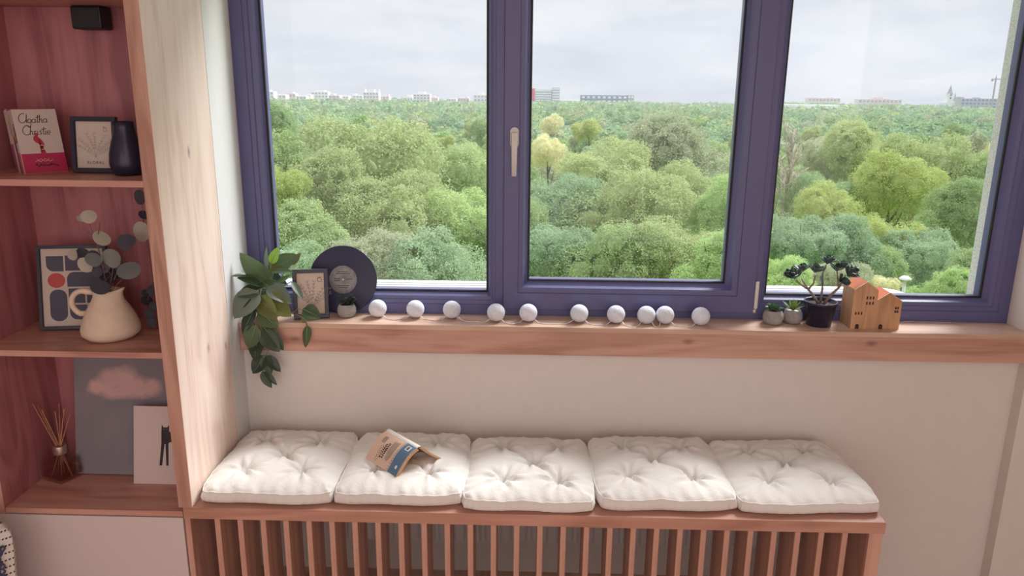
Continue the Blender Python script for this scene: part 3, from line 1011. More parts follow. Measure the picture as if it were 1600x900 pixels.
# trailing houseplant
px0 = Vector((0.082, 0.040, ZS))
plant = thing('trailing_houseplant', 'trailing houseplant with broad green leaves spilling over the ledge end', 'plant', px0)
MB().lathe([(0.0001, 0.0), (0.028, 0.0), (0.036, 0.02), (0.040, 0.062), (0.036, 0.062), (0.033, 0.05), (0.0001, 0.05)], 28).build('pot', plain('pale_grey_pot', (0.55, 0.54, 0.53), rough=0.6), plant)
MB().lathe([(0.0001, 0.0525), (0.034, 0.0505)], 24).build('soil', M_soil, plant)
LV = [ # base u,v,y ; tip u,v,y ; width m ; material ; normal
 (419, 440, .02, 374, 396, -.03, .056, 'g', (-.3, -.8, .5)),
 (406, 432, .01, 358, 430, -.06, .030, 'y', (0, -.25, 1)),
 (408, 446, .00, 371, 433, -.05, .040, 'g', (.1, -.5, .8)),
 (414, 450, -.01, 368, 462, -.05, .046, 'g', (.1, -.6, .8)),
 (403, 454, -.03, 365, 497, -.08, .074, 'y', (-.15, -.9, .45)),
 (394, 455, -.02, 360, 492, -.06, .048, 'd', (-.4, -.8, .4)),
 (409, 461, -.03, 455, 494, -.06, .062, 'o', (.35, -.8, .5)),
 (404, 463, -.04, 432, 500, -.075, .052, 'o', (-.1, -.95, .3)),
 (418, 448, -.01, 456, 474, -.03, .050, 'y', (.2, -.6, .8)),
 (420, 423, .04, 415, 385, .05, .022, 'y', (-.6, -.8, 0)),
 (423, 412, .03, 435, 386, .02, .026, 'b', (.1, -1, .2)),
 (428, 420, .04, 466, 398, .04, .052, 'g', (.1, -.8, .6)),
 (453, 414, .05, 470, 395, .05, .020, 'o', (.3, -.9, .2)),
 (424, 425, .02, 459, 424, .00, .026, 'g', (0, -.4, 1)),
 (420, 424, .03, 442, 408, .05, .034, 'o', (-.2, -.9, .5)),
 (414, 436, .03, 402, 418, .05, .030, 'o', (.2, -.9, .4)),
 (436, 441, .03, 456, 430, .05, .020, 'g', (0, -.5, .9)),
 (455, 440, .00, 474, 469, -.02, .022, 'y', (.75, -.6, .35)),
 (473, 483, -.02, 501, 496, -.03, .044, 'g', (.1, -.8, .6)),
 (475, 489, -.02, 477, 512, -.03, .020, 'o', (-.5, -.9, .2)),
 (480, 508, -.045, 478, 544, -.05, .026, 'g', (.7, -.8, .1)),
 (398, 482, -.045, 377, 522, -.06, .044, 'd', (-.5, -.8, .2)),
 (404, 486, -.05, 435, 512, -.07, .050, 'g', (.1, -.9, .5)),
 (400, 508, -.06, 387, 545, -.07, .052, 'g', (-.1, -1, .2)),
 (412, 512, -.06, 444, 547, -.065, .040, 'g', (.6, -.8, .3)),
 (408, 516, -.06, 437, 550, -.075, .046, 'd', (.3, -.9, .2)),
 (404, 518, -.05, 396, 565, -.06, .052, 'd', (-.3, -.9, .2)),
 (416, 520, -.05, 390, 548, -.055, .052, 'd', (-.2, -.9, .2)),
 (414, 556, -.05, 394, 584, -.06, .044, 'd', (-.2, -1, .2)),
 (412, 555, -.05, 424, 585, -.055, .034, 'd', (.1, -1, .2)),
 (415, 556, -.05, 439, 581, -.055, .030, 'd', (.5, -.8, .2)),
 (410, 580, -.05, 424, 607, -.055, .028, 'd', (-.2, -1, .2)),
 (413, 580, -.05, 433, 602, -.055, .018, 'd', (.5, -.8, .1)),
 (430, 494, -.03, 446, 489, -.02, .018, 'g', (0, -.3, 1)),
 (410, 440, .01, 430, 455, .00, .036, 'g', (.1, -.6, .8)),
 (414, 434, .05, 450, 445, .055, .040, 'd', (.2, -.7, .7)),
 (418, 452, .05, 395, 440, .05, .040, 'd', (0, -.7, .7)),
]
lm = {'g': M_leaf, 'y': M_leafgrey, 'd': M_leafdark, 'o': M_leafolive, 'b': M_leafbright}
stems = MB()
rl = random.Random(11)
for (u0, v0, y0, u1, v1, y1, wd, mk, nr) in LV:
    b, t = at(u0, v0, y=y0), at(u1, v1, y=y1)
    Lg = (t - b).length
    me = leaf_mesh(Lg, wd * 1.18, fold=rl.uniform(.15, .4), droop=0.05, nose=.38, wave=0.035)
    o = link('leaf', me, lm[mk], plant)
    o.matrix_local = Matrix.Translation(-px0) @ orient(b, t, nr)
    rib = MB().tube([(0, 0, .0006), (0, Lg * .4, .0004 - .05 * Lg * .16), (0, Lg * .85, -.05 * Lg * .72 + .0003)], [0.0010, 0.0008, 0.0004], 5)
    rib.build('midrib', M_midrib, o)
crownp = Vector((0.085, 0.035, ZS + 0.052))
def stem(pts, r=0.0016):
    P_ = [Vector(p) - px0 for p in pts]
    stems.tube(P_, r, 6)
hub1 = at(415, 452, y=0.0)
for (u0, v0, y0, *_r) in LV[:18] + LV[34:]:
    b = at(u0, v0, y=y0)
    stem([crownp + Vector((rl.uniform(-.012, .012), rl.uniform(-.012, .012), -.004)), (crownp + b) / 2 + Vector((0, -.004, .012)), b], 0.0014)
h1 = at(404, 482, y=-.045)
h2_ = at(408, 514, y=-.055)
h3 = at(414, 556, y=-.05)
h4 = at(411, 580, y=-.05)
stem([crownp, at(408, 452, y=-.035), h1, h2_, at(422, 545, y=-.055), h3, h4], 0.0017)
stem([crownp + Vector((.01, 0, 0)), at(440, 470, y=.0), at(456, 490, y=-.02), at(466, 482, y=-.02), at(474, 485, y=-.02)], 0.0013)
stem([at(456, 490, y=-.02), at(470, 494, y=-.035), at(478, 500, y=-.045), at(480, 508, y=-.045)], 0.0012)
for i in (3, 4, 5, 6, 7):
    stem([h1 + Vector((0, .01, .03)), at(LV[i][0], LV[i][1], y=LV[i][2])], 0.0012)
stems.build('stem', M_stemg, plant)

# small round concrete pots
def round_pot(name, label, cat, x, y, r, h, soil=True, group=None):
    t = thing(name, label, cat, (x, y, ZS), (0, 0, 0), group)
    MB().lathe([(0.0001, 0), (r * .68, 0), (r * .88, h * .12), (r, h * .42), (r * .97, h * .68), (r * .80, h * .95), (r * .74, h), (r * .68, h * .985), (r * .66, h * .86), (0.0001, h * .86)], 32).build('pot', M_concrete, t)
    MB().lathe([(0.0001, h * .90), (r * .67, h * .88)], 20).build('gravel' if not soil else 'soil', M_whiteink if not soil else M_soil, t)
    return t
def rosette(mb_or_parent, mat, n, r0, h0, Lg, Wd, seed, tight=1.0, part='leaf'):
    rnd = random.Random(seed)
    me = []
    for k in range(n):
        t = k / (n - 1)
        a = k * 2.39996
        el_ = R_(15 + 62 * t) * tight
        ll = Lg * (1.0 - 0.35 * t)
        me.append((a, el_, ll))
    return me
def rosette_part(name, mat, parent, c, n, Lg, Wd, seed, lo=12, hi=75, nose=0.62, cup=0.35):
    rnd = random.Random(seed)
    mb = MB()
    for k in range(n):
        t = k / (n - 1)
        a = k * 2.39996 + rnd.uniform(-.15, .15)
        el_ = R_(lo + (hi - lo) * t + rnd.uniform(-5, 5))
        ll = Lg * (1.0 - 0.30 * t) * rnd.uniform(.9, 1.08)
        d = Vector((math.cos(a) * math.cos(el_), math.sin(a) * math.cos(el_), math.sin(el_)))
        up = Vector((-math.cos(a) * math.sin(el_), -math.sin(a) * math.sin(el_), math.cos(el_)))
        mm = orient(Vector(c) + d * 0.002, Vector(c) + d * ll, up)
        lf = leaf_mesh(ll, Wd * rnd.uniform(.9, 1.1), fold=cup, droop=-0.08, nose=nose, seg=5)
        vs = [mm @ v.co for v in lf.vertices]
        mb.add(vs, [tuple(p.vertices) for p in lf.polygons], True)
        vs2 = [mm @ (v.co - Vector((0, 0, Wd * .16 * (1 - abs(v.co.x) / (Wd * .55))))) for v in lf.vertices]
        mb.add(vs2, [tuple(reversed(p.vertices)) for p in lf.polygons], True)
        bpy.data.meshes.remove(lf)
    o = mb.build(name, mat, parent)
    o['kind'] = 'stuff'
    return o
# upright dark succulent by the record
p1 = round_pot('potted_succulent', 'small grey pot of upright dark succulent in front of the vinyl record', 'plant', 0.3292, 0.062 - 0.008, 0.031, 0.042)
sx = MB()
rz_ = random.Random(4)
for (dx, dy, hh, bend) in ((-0.012, 0, .040, -.012), (0.006, .006, .030, .010), (0.018, -.006, .028, .012), (-0.002, -.008, .026, 0.004), (0.012, .004, .034, .004)):
    pts = [Vector((dx, dy, .036)), Vector((dx + bend * .5, dy, .036 + hh * .55)), Vector((dx + bend, dy, .036 + hh))]
    sx.tube(pts, .0012, 5)
    for k in range(9):
        t = .15 + .85 * k / 8
        c = pts[0].lerp(pts[2], t)
        for s_ in (-1, 1):
            a = rz_.uniform(0, 6.28)
            d = Vector((math.cos(a), math.sin(a), .35)).normalized()
            lf = leaf_mesh(.011, .0085, fold=.2, droop=.1, nose=.55, seg=4)
            mm = orient(c, c + d * .01, (0, 0, 1))
            sx.add([mm @ v.co for v in lf.vertices], [tuple(p.vertices) for p in lf.polygons], True)
            bpy.data.meshes.remove(lf)
sxo = sx.build('foliage', M_zz, p1)
sxo['kind'] = 'stuff'
p2 = round_pot('potted_succulent', 'small grey pot of flat rosette succulent, next to the spiky one', 'plant', 1.7113, 0.0219 + 0.028, 0.0325, 0.046)
rosette_part('rosette', M_eche, p2, (0, 0, .044), 26, 0.031, 0.017, 5, lo=8, hi=78)
p3 = round_pot('potted_succulent', 'small grey pot of spiky light green succulent, next to the black pot', 'plant', 1.7785, 0.0428 + 0.022, 0.0315, 0.044, soil=False)
rosette_part('spiky_rosette', M_aloe, p3, (0, 0, .041), 26, 0.044, 0.0085, 9, lo=22, hi=88, nose=0.30, cup=0.3)

# jade plant in a black pot
jb = Vector((1.8565, 0.046, ZS))
jade = thing('jade_plant', 'jade plant with dark oval leaves in a black pot', 'plant', jb)
MB().lathe([(0.0001, 0), (.0365, 0), (.038, .002), (.0485, .071), (.0515, .072), (.0518, .079), (.0490, .080), (.0478, .078), (.0465, .068), (0.0001, .068)], 40).build('pot', M_blackgloss, jade)
MB().lathe([(0.0001, .0705), (.047, .0685)], 24).build('soil', M_soil, jade)
def J(u, v, y=0.046):
    return at(u, v, y=y) - jb
base_ = Vector((0.0, 0, .066))
br = MB()
br.tube([base_ + Vector((-.004, 0, 0)), J(1268, 458), J(1262, 451)], [.0048, .0040, .0034], 8)
br.tube([J(1262, 451), J(1252, 445, .04), J(1244, 438, .036)], [.0040, .0028, .0024], 7)
br.tube([J(1262, 451), J(1257, 443), J(1253, 436, .06)], [.0038, .0026, .0024], 7)
br.tube([J(1263, 452), J(1271, 443), J(1274, 430)], [.0038, .0026, .0024], 7)
br.tube([base_ + Vector((.002, .006, 0)), J(1285, 450, .055), J(1285, 428, .06), J(1291, 414, .06)], [.0042, .0034, .0026, .0020], 8)
br.tube([base_ + Vector((.006, -.003, 0)), J(1299, 460, .04), J(1311, 449, .038)], [.0054, .0046, .0038], 8)
br.tube([J(1311, 449, .038), J(1316, 438, .035), J(1322, 430, .035)], [.0040, .0030, .0024], 7)
br.tube([J(1311, 449, .038), J(1309, 435, .05), J(1308, 424, .055)], [.0036, .0028, .0022], 7)
br.build('branch', M_bark, jade)
jl = leaf_mesh(.037, .026, fold=.28, droop=-.10, nose=.64, seg=6)
bmj = bmesh.new(); bmj.from_mesh(jl)
res = bmesh.ops.solidify(bmj, geom=list(bmj.faces), thickness=0.0022)
bmj.to_mesh(jl); bmj.free()
for p in jl.polygons: p.use_smooth = True
jl.materials.append(M_jade)
rj = random.Random(77)
for (u, v, y, nl, sc, ax) in ((1243, 436, .036, 10, 1.05, (-.5, -.2, .9)), (1236, 430, .045, 6, .8, (-.7, 0, .6)), (1253, 425, .060, 9, .95, (-.1, .1, 1)), (1273, 426, .046, 10, .95, (.1, -.2, 1)),
                         (1292, 413, .060, 10, 1.0, (.1, 0, 1)), (1307, 424, .055, 9, .85, (0, -.2, 1)), (1316, 418, .05, 8, .8, (.2, 0, 1)), (1324, 432, .035, 11, 1.05, (.5, -.2, .9)), (1330, 425, .042, 6, .8, (.7, 0, .7)),
                         (1312, 441, .034, 6, 1.0, (.3, -.6, .4)), (1286, 446, .053, 1, 1.05, (-.85, -.1, .3))):
    c = J(u, v, y)
    axv = Vector(ax).normalized()
    q = Vector((0, 0, 1)).rotation_difference(axv)
    for k in range(nl):
        t = k / max(1, nl - 1)
        a = k * 2.39996 + rj.uniform(-.2, .2)
        e_ = R_(26 + 56 * t)
        d = q @ Vector((math.cos(a) * math.cos(e_), math.sin(a) * math.cos(e_), math.sin(e_)))
        up = q @ Vector((-math.cos(a) * math.sin(e_), -math.sin(a) * math.sin(e_), math.cos(e_)))
        o = bpy.data.objects.new('leaf', jl)
        COL.objects.link(o)
        o.parent = jade
        s_ = sc * (1 - .25 * t) * rj.uniform(.9, 1.1)
        o.matrix_local = orient(c, c + d, up) @ Matrix.Scale(s_, 4)

# wooden toy houses
hx0, hx1, hy0, hy1 = 1.9415, 2.0945, 0.0055, 0.0925
th = thing('wooden_toy_houses', 'pair of joined wooden toy houses with orange roofs beside the jade plant', 'decoration', (0, 0, ZS))
def zz(z): return z - 0.9018
g1 = [(hx0, 0), (2.0165, 0), (2.0165, .1262), (1.9797, .1525), (hx0, .1268)]
g2 = [(2.0165, 0), (hx1, 0), (hx1, .0915), (2.0535, .1190), (2.0165, .0950)]
MB().prism(g1, hy0, hy1).build('house_body', M_toy, th)
MB().prism(g2, hy0 + 0.0012, hy1).build('house_body', M_toy, th)
def roof(a, b, lift=.0012, inset=.006):
    (xa, za), (xb, zb_) = a, b
    return MB().add([(xa, hy0 + inset, za + .0004), (xb, hy0 + inset, zb_ + .0004), (xb, hy1, zb_ + .0004), (xa, hy1, za + .0004),
                     (xa, hy0 + inset, za + lift), (xb, hy0 + inset, zb_ + lift), (xb, hy1, zb_ + lift), (xa, hy1, za + lift)],
                    [(0, 1, 2, 3), (4, 7, 6, 5), (0, 4, 5, 1), (1, 5, 6, 2), (2, 6, 7, 3), (3, 7, 4, 0)])
for a, b in ((g1[4], g1[3]), (g1[3], g1[2]), (g2[4], g2[3]), (g2[3], g2[2])):
    roof(a, b).build('roof', M_toyroof, th)
for a, b in ((g1[4], g1[3]), (g1[3], g1[2]), (g2[4], g2[3]), (g2[3], g2[2])):
    ed = MB()
    (xa, za), (xb, zb_) = a, b
    ed.add([(xa, hy0 - .0002, za), (xb, hy0 - .0002, zb_), (xb, hy0 + .0035, zb_), (xa, hy0 + .0035, za), (xa, hy0 - .0002, za + .0016), (xb, hy0 - .0002, zb_ + .0016), (xb, hy0 + .0035, zb_ + .0016), (xa, hy0 + .0035, za + .0016)],
           [(0, 1, 2, 3), (4, 7, 6, 5), (0, 4, 5, 1), (1, 5, 6, 2), (2, 6, 7, 3), (3, 7, 4, 0)])
    ed.build('gable_edge', M_toyedge, th)
def facew(u, v, w, h, name='window'):
    p = at(u, v, y=hy0)
    x, z = p.x, p.z - ZS
    MB().box((x - w / 2, hy0 - .0004, z - h / 2), (x + w / 2, hy0 + .002, z + h / 2)).build(name, M_toydark, th)
for r_ in (0, 1):
    for c_ in (0, 1, 2):
        facew(1180 + (986 + 27 * c_ - 5 * r_) / 5.624, 380 + (481 + 47 * r_) / 5.624, .0045, .0095)
for c_ in (0, 1, 2):
    facew(1180 + (883 + 26 * c_) / 5.624, 380 + 616 / 5.624, .0042, .0090)
for r_ in (0, 1):
    for c_ in (0, 1):
        facew(1180 + (1236 + 19 * c_ - 4 * r_) / 5.624, 380 + (571 + 31 * r_) / 5.624, .0042, .0072)
for u in (1180 + 893 / 5.624, 1180 + 1101 / 5.624):
    x = at(u, 510, y=hy0).x
    MB().prism(rrect(x - .0058, .0005, x + .0058, .0165, .0057, (0, 0, 1, 1)), hy0 - .0005, hy0 + .002).build('doorway', M_toydark, th)

# string of cotton ball lights
mt, ntb, pbb, outb = newmat('cotton_ball')
lb_ = ntb.links.new
tcb = N(ntb, 'ShaderNodeTexCoord')
nb1 = N(ntb, 'ShaderNodeTexNoise', i_Scale=130.0, i_Detail=3.0, i_Distortion=1.5)
lb_(tcb.outputs['Object'], nb1.inputs['Vector'])
wvb = N(ntb, 'ShaderNodeTexWave', i_Scale=90.0, i_Distortion=14.0, i_Detail=2.0)
lb_(tcb.outputs['Object'], wvb.inputs['Vector'])
bb1 = N(ntb, 'ShaderNodeBump', i_Strength=0.5, i_Distance=0.0015)
lb_(wvb.outputs['Fac'], bb1.inputs['Height'])
lb_(bb1.outputs[0], pbb.inputs['Normal'])
rbb = ramp(ntb, [(0.3, (0.70, 0.745, 0.85)), (0.6, (0.82, 0.86, 0.95))])
lb_(nb1.outputs['Fac'], rbb.inputs[0])
lb_(rbb.outputs[0], pbb.inputs['Base Color'])
pbb.inputs['Roughness'].default_value = 0.9
pbb.inputs['Subsurface Weight'].default_value = 0.0
M_cball = mt
BALLS = [(590, 482), (649, 483), (706, 484), (775, 488.5), (825.5, 489), (905, 490), (962.5, 491.5), (1010, 492.5), (1039, 492.5), (1095, 494.5)]
sl_ = thing('string_lights', 'string of ten white cotton ball lights along the window ledge', 'string lights', (0.4, 0.04, ZS))
so = Vector(sl_.location)
bme = bmesh.new()
bmesh.ops.create_icosphere(bme, subdivisions=4, radius=0.029)
bmm = bpy.data.meshes.new('ball_shade')
bme.to_mesh(bmm); bme.free()
for p in bmm.polygons: p.use_smooth = True
bmm.materials.append(M_cball)
cpos = []
rc = random.Random(6)
for (u, v) in BALLS:
    g = at(u, v + 13.3, z=ZS)
    y = min(g.y + 0.002, 0.060)
    c = at(u, v, y=y)
    c.z = ZS + 0.0288
    cpos.append(c)
    o = bpy.data.objects.new('ball_shade', bmm)
    COL.objects.link(o)
    o.parent = sl_
    o.location = c - so
    o.rotation_euler = (rc.uniform(0, 6), rc.uniform(0, 6), rc.uniform(0, 6))
cb = MB()
for a, b in zip(cpos[:-1], cpos[1:]):
    d = b - a
    gap = d.length
    s0 = a + Vector((.016, -.012, -.018))
    s1 = b + Vector((-.016, -.012, -.018))
    fr_ = -0.034 if gap < 0.1 else -0.021
    pts = []
    for k in range(13):
        t = k / 12
        p = s0.lerp(s1, t)
        e_ = math.sin(math.pi * t)
        p.y += fr_ * e_ + 0.004 * math.sin(t * 11 + a.x * 30) * e_
        p.z = ZS + 0.0016 + (0.0105) * (1 - min(1, e_ * 2.2)) 
        pts.append(p - so)
    cb.tube(pts, 0.0012, 5)
    cb.tube([p + Vector((0.0008, 0.0016 * math.sin(i * 1.9), 0.0004)) for i, p in enumerate(pts)], 0.0010, 5)
cb.build('cable', M_wire, sl_)

# ------------------------------------------------------------------ cabinet contents
# --- top open shelf
bx = MB().box((-0.041, -0.030, -0.060), (0.041, 0.030, 0.0), 0.006).build('speaker_box', M_black, None, (-0.268, -0.186, ST - 0.0003))
tag(bx, 'small black box fixed under the cabinet shelf above the paperbacks', 'speaker')
MB().prism(rrect(-.036, -.054, .036, -.007, .004), -.0315, -.0295).build('grille', M_gasket, bx)

# leaning paperbacks
e1 = Vector((0.67, 0.742, 0)).normalized()        # along the cover's foot
nn = Vector((0.742, -0.67, 0)).normalized()       # out of the front cover
lean = R_(14.5)
uu = (Vector((0, 0, 1)) * math.cos(lean) - nn * math.sin(lean)).normalized()
n2v = e1.cross(uu).normalized()
def paperback(label, off, W, H, T, mcover, mspine, lift=0.0):
    t = thing('paperback', label, 'book', group='paperbacks leaning on the upper shelf')
    # local x along cover, y into the book (from front cover), z up
    mm = Matrix((e1, -n2v, uu)).transposed().to_4x4()
    B = Vector((-0.4085, -0.3440, S1 + 0.0005 + lift)) - nn * (off / math.cos(lean))
    mm.translation = B
    t.matrix_world = mm
    MB().box((0.0, 0, 0), (W, 0.0009, H)).build('front_cover', mcover, t)
    MB().box((0.0, T - .0009, 0), (W, T, H)).build('back_cover', mcover, t)
    MB().box((-0.0009, 0, 0), (0.0, T, H)).build('spine', mspine, t)
    MB().box((0.0002, 0.0011, .0012), (W - .001, T - .0011, H - .0012)).build('pages', M_pages, t)
    return t
cth = math.cos(lean)
b1 = paperback('white and magenta paperback showing its front cover', 0.0, 0.104, 0.170, 0.017, M_coverwhite, M_coverwhite)
MB().box((0.0002, -0.0004, 0.0005), (0.104, 0.0, 0.052)).build('magenta_band', M_magenta, b1)
MB().box((-0.0013, 0.0, 0.0005), (-0.0009, 0.017, 0.056)).build('spine_band', plain('pink_band', (0.58, 0.16, 0.17), rough=0.5), b1)
# handwritten author name, drawn with a pen
hw = MB()
def script(mb, x, z, s, glyphs, y=-0.0006, w=0.0016):
    for g in glyphs:
        for strokes in G[g][1]:
            mb.stroke([(x + s * (px_ + .18 * pz_), z + s * pz_) for px_, pz_ in strokes], w, y)
        x += s * G[g][0]
def arc(cx, cz, rx, rz2, a0, a1, n=10):
    return [(cx + rx * math.cos(R_(a0 + (a1 - a0) * k / n)), cz + rz2 * math.sin(R_(a0 + (a1 - a0) * k / n))) for k in range(n + 1)]
G = {
 'A': (1.25, [arc(.55, .75, .55, .75, 60, 350, 16) + [(1.1, 1.4), (1.12, .1), (1.3, .0)]]),
 'C': (1.05, [arc(.65, .75, .62, .75, 50, 310, 16)]),
 'g': (.62, [arc(.28, .3, .26, .3, 30, 390, 12), [(.52, .55), (.5, -.5), (.25, -.75), (0, -.55)]]),
 'a': (.62, [arc(.28, .3, .26, .3, 30, 390, 12), [(.53, .6), (.54, .05), (.68, .0)]]),
 't': (.42, [[(.22, 1.25), (.18, .1), (.32, 0), (.45, .08)], [(-.12, .82), (.62, .95)]]),
 'h': (.6, [[(.1, 1.3), (.05, 0)], [(.07, .4), (.25, .62), (.4, .5), (.4, 0), (.58, .02)]]),
 'r': (.42, [[(.08, .6), (.08, 0)], [(.08, .4), (.22, .62), (.4, .58)]]),
 'i': (.3, [[(.1, .6), (.1, .05), (.25, 0)], [(.12, .85), (.17, .92)]]),
 's': (.45, [[(.4, .55), (.2, .65), (.1, .48), (.32, .28), (.3, .05), (.05, .02)]]),
 'e': (.5, [arc(.26, .3, .24, .3, 0, 320, 12) + [(.46, .1)], [(.02, .3), (.5, .32)]]),
}
script(hw, .010, .134, .0165, 'Agatha')
script(hw, .013, .102, .0165, 'Christie')
hw.build('author_lettering', M_ink, b1)
fig = MB()
fig.prism([(.048, .052), (.060, .052), (.053, .060), (.050, .066), (.053, .072), (.046, .078), (.040, .082), (.036, .088), (.037, .096), (.041, .100), (.041, .106), (.046, .108), (.049, .102), (.048, .096), (.054, .090), (.058, .082), (.060, .074), (.055, .066), (.054, .060)], -.0005, 0)
fig.build('figure_print', M_redbook, b1)
fd = MB()
fd.stroke(arc(.053, .068, .006, .006, -120, 120, 8), .002, -.0008)
fd.build('question_mark', M_coverwhite, b1)
text_mesh('title_lettering', 'NEMESIS', .0135, M_ink, b1, (-0.0015, .0085, .108), rot=(R_(90), R_(90), R_(-90)), sx=1.0, bold=.0004)
tm = MB()
rt = random.Random(2)
tm.stroke([(.030 + .006 * k, .030 + .004 * (k % 2)) for k in range(8)], .0012, -.0008)
tm.stroke([(.034 + .005 * k, .038 - .005 * (k % 2)) for k in range(7)], .0010, -.0008)
tm.build('emblem', M_covercream, b1)
tn = MB()
for k in range(11):
    tn.stroke([(.030 + .005 * k, .018 + rt.uniform(-.002, .002)), (.033 + .005 * k, .022 + rt.uniform(-.002, .004))], .0035, -.0008)
tn.build('title_lettering', M_ink, b1)
b2 = paperback('violet paperback with a white upper spine, beside the magenta one', 0.0178, 0.104, 0.168, 0.013, M_purple, M_coverwhite)
MB().box((-0.0014, 0.0, 0.0005), (-0.0009, 0.013, 0.090)).build('spine_band', M_purple, b2)
MB().box((-0.0016, 0.001, 0.088), (-0.0009, 0.012, 0.100)).build('spine_emblem', M_redbook, b2)
text_mesh('spine_lettering', 'AGATHA CHRISTIE', .0068, M_ink, b2, (-0.0016, .0065, .130), rot=(R_(90), R_(90), R_(-90)))
text_mesh('spine_lettering', 'a e r i a', .011, M_coverwhite, b2, (-0.0018, .0065, .045), rot=(R_(90), R_(90), R_(-90)), shear=.3)
b3 = paperback('cream paperback between the violet and the plum one', 0.0316, 0.104, 0.166, 0.015, M_covercream, M_covercream)
text_mesh('spine_lettering', 'AGATHA', .010, M_ink, b3, (-0.0014, .0075, .120), rot=(R_(90), R_(90), R_(-90)))
b4 = paperback('plum paperback at the cabinet side, cut by the photo edge', 0.0474, 0.104, 0.170, 0.022, M_plum, M_coverwhite)
MB().box((-0.0014, 0.0, 0.0005), (-0.0009, 0.022, 0.078)).build('spine_band', M_plum, b4)

# framed FLORAL print
f2, yp2 = picture_frame('picture_frame', 'black framed FLORAL print on the upper shelf', (-0.2415, -0.297, S1 + .0008), (R_(-7), 0, R_(-2)), 0.125, 0.147, 0.0125, 0.012, M_blackgloss, M_paper)
bt = MB()
botanical(bt, random.Random(8), 0.002, 0.040, 0.070, 0.85, yp2, 0.0006, 7)
bt.build('flower_drawing', M_inkpale, f2)
text_mesh('lettering', 'FLORAL', .0105, M_ink, f2, (0.001, yp2, .0265), space=1.35)
st = MB()
st.stroke([(0.026, 0.117), (0.034, 0.118), (0.035, 0.110), (0.027, 0.109), (0.026, 0.117)], 0.0009, yp2)
st.stroke([(0.025, 0.121), (0.028, 0.119), (0.030, 0.121), (0.032, 0.119)], 0.0009, yp2)
st.build('stamp_mark', M_ink, f2)
MB().box((-.03, 0.0, .02), (.03, .004, .12)).build('easel_back', M_black, f2)
# black vase
vz = MB().lathe([(0.0001, 0), (.032, 0), (.041, .012), (.0445, .030), (.0425, .055), (.036, .082), (.029, .104), (.0250, .124), (.0255, .138), (.0225, .138), (.021, .115), (.0001, .110)], 40).build('black_vase', M_blackgloss, None, (-0.1375, -0.333, S1 + .0005))
tag(vz, 'black bottle-shaped vase beside the FLORAL print', 'vase')

# --- middle shelf: geometric print, jug, eucalyptus
f3, yp3 = picture_frame('picture_frame', 'tall black framed print of slate shapes behind the cream jug', (-0.375, -0.268, S2 + .0008), (R_(-11), 0, R_(9)), 0.186, 0.240, 0.0095, 0.014, M_blackgloss, M_paper)
PW, PH = 0.186 - .019, 0.240 - .019
def gx(u): return -0.0835 + (u - 165) / (455 - 165) * PW
def gz(v): return 0.0095 + (745 - v) / (745 - 388) * PH
def shape(u0, v0, u1, v1, r, corners, mat, name='print_shape'):
    MB().prism(rrect(gx(u0), gz(v1), gx(u1), gz(v0), r, corners), yp3 - .0002, yp3 + .0003).build(name, mat, f3)
shape(188, 422, 268, 492, .020, (1, 0, 0, 0), M_navy)
shape(276, 420, 356, 490, .020, (0, 0, 0, 0), M_navy)
shape(364, 418, 444, 486, .026, (1, 0, 0, 0), M_navy)
MB().prism(arc(gx(232), gz(534), .0232, .0212, 0, 351, 39), yp3 - .0002, yp3 + .0003).build('print_circle', M_redink, f3)
shape(282, 496, 446, 564, .0195, (0, 1, 1, 1), M_navy)
shape(197, 576, 278, 722, .0215, (1, 1, 1, 1), M_navy)
shape(286, 572, 362, 640, .020, (1, 0, 0, 0), M_navy)
shape(370, 572, 446, 640, .020, (0, 1, 0, 1), M_navy)
shape(288, 648, 370, 716, .020, (1, 0, 0, 0), M_navy)
shape(378, 648, 448, 716, .020, (0, 0, 1, 0), M_navy)

jx, jy = -0.2365, -0.335
jug = thing('ceramic_jug', 'cream ceramic jug holding eucalyptus on the middle shelf', 'jug', (jx, jy, S2 + .0004))
prof = [(0.0001, 0), (.040, 0), (.062, .003), (.0755, .016), (.0765, .030), (.069, .055), (.056, .083), (.043, .104), (.036, .118), (.0345, .126), (.0375, .136), (.0335, .137), (.031, .126), (.034, .112), (.045, .085), (.0001, .06)]
jm = MB().lathe(prof, 48)
for i, (x, y, z) in enumerate(jm.v):
    if z > .10:                                   # the pouring lip on the far side from the handle
        a = math.atan2(y, x)
        k = max(0, math.cos(a)) ** 6 * (z - .10) / .037
        jm.v[i] = (x + .014 * k, y, z + .007 * k)
jm.build('body', M_jug, jug)
hp = []
for k in range(13):
    a = R_(75 + 170 * k / 12)
    hp.append((-.058 + .036 * math.cos(a), -.012, .101 + .034 * math.sin(a)))
hp = [(-.033, -.006, .130)] + hp + [(-.060, -.010, .070)]
MB().tube(hp, [.0085] * 3 + [.0075] * 9 + [.0080] * 3, 12).build('handle', M_jug, jug)

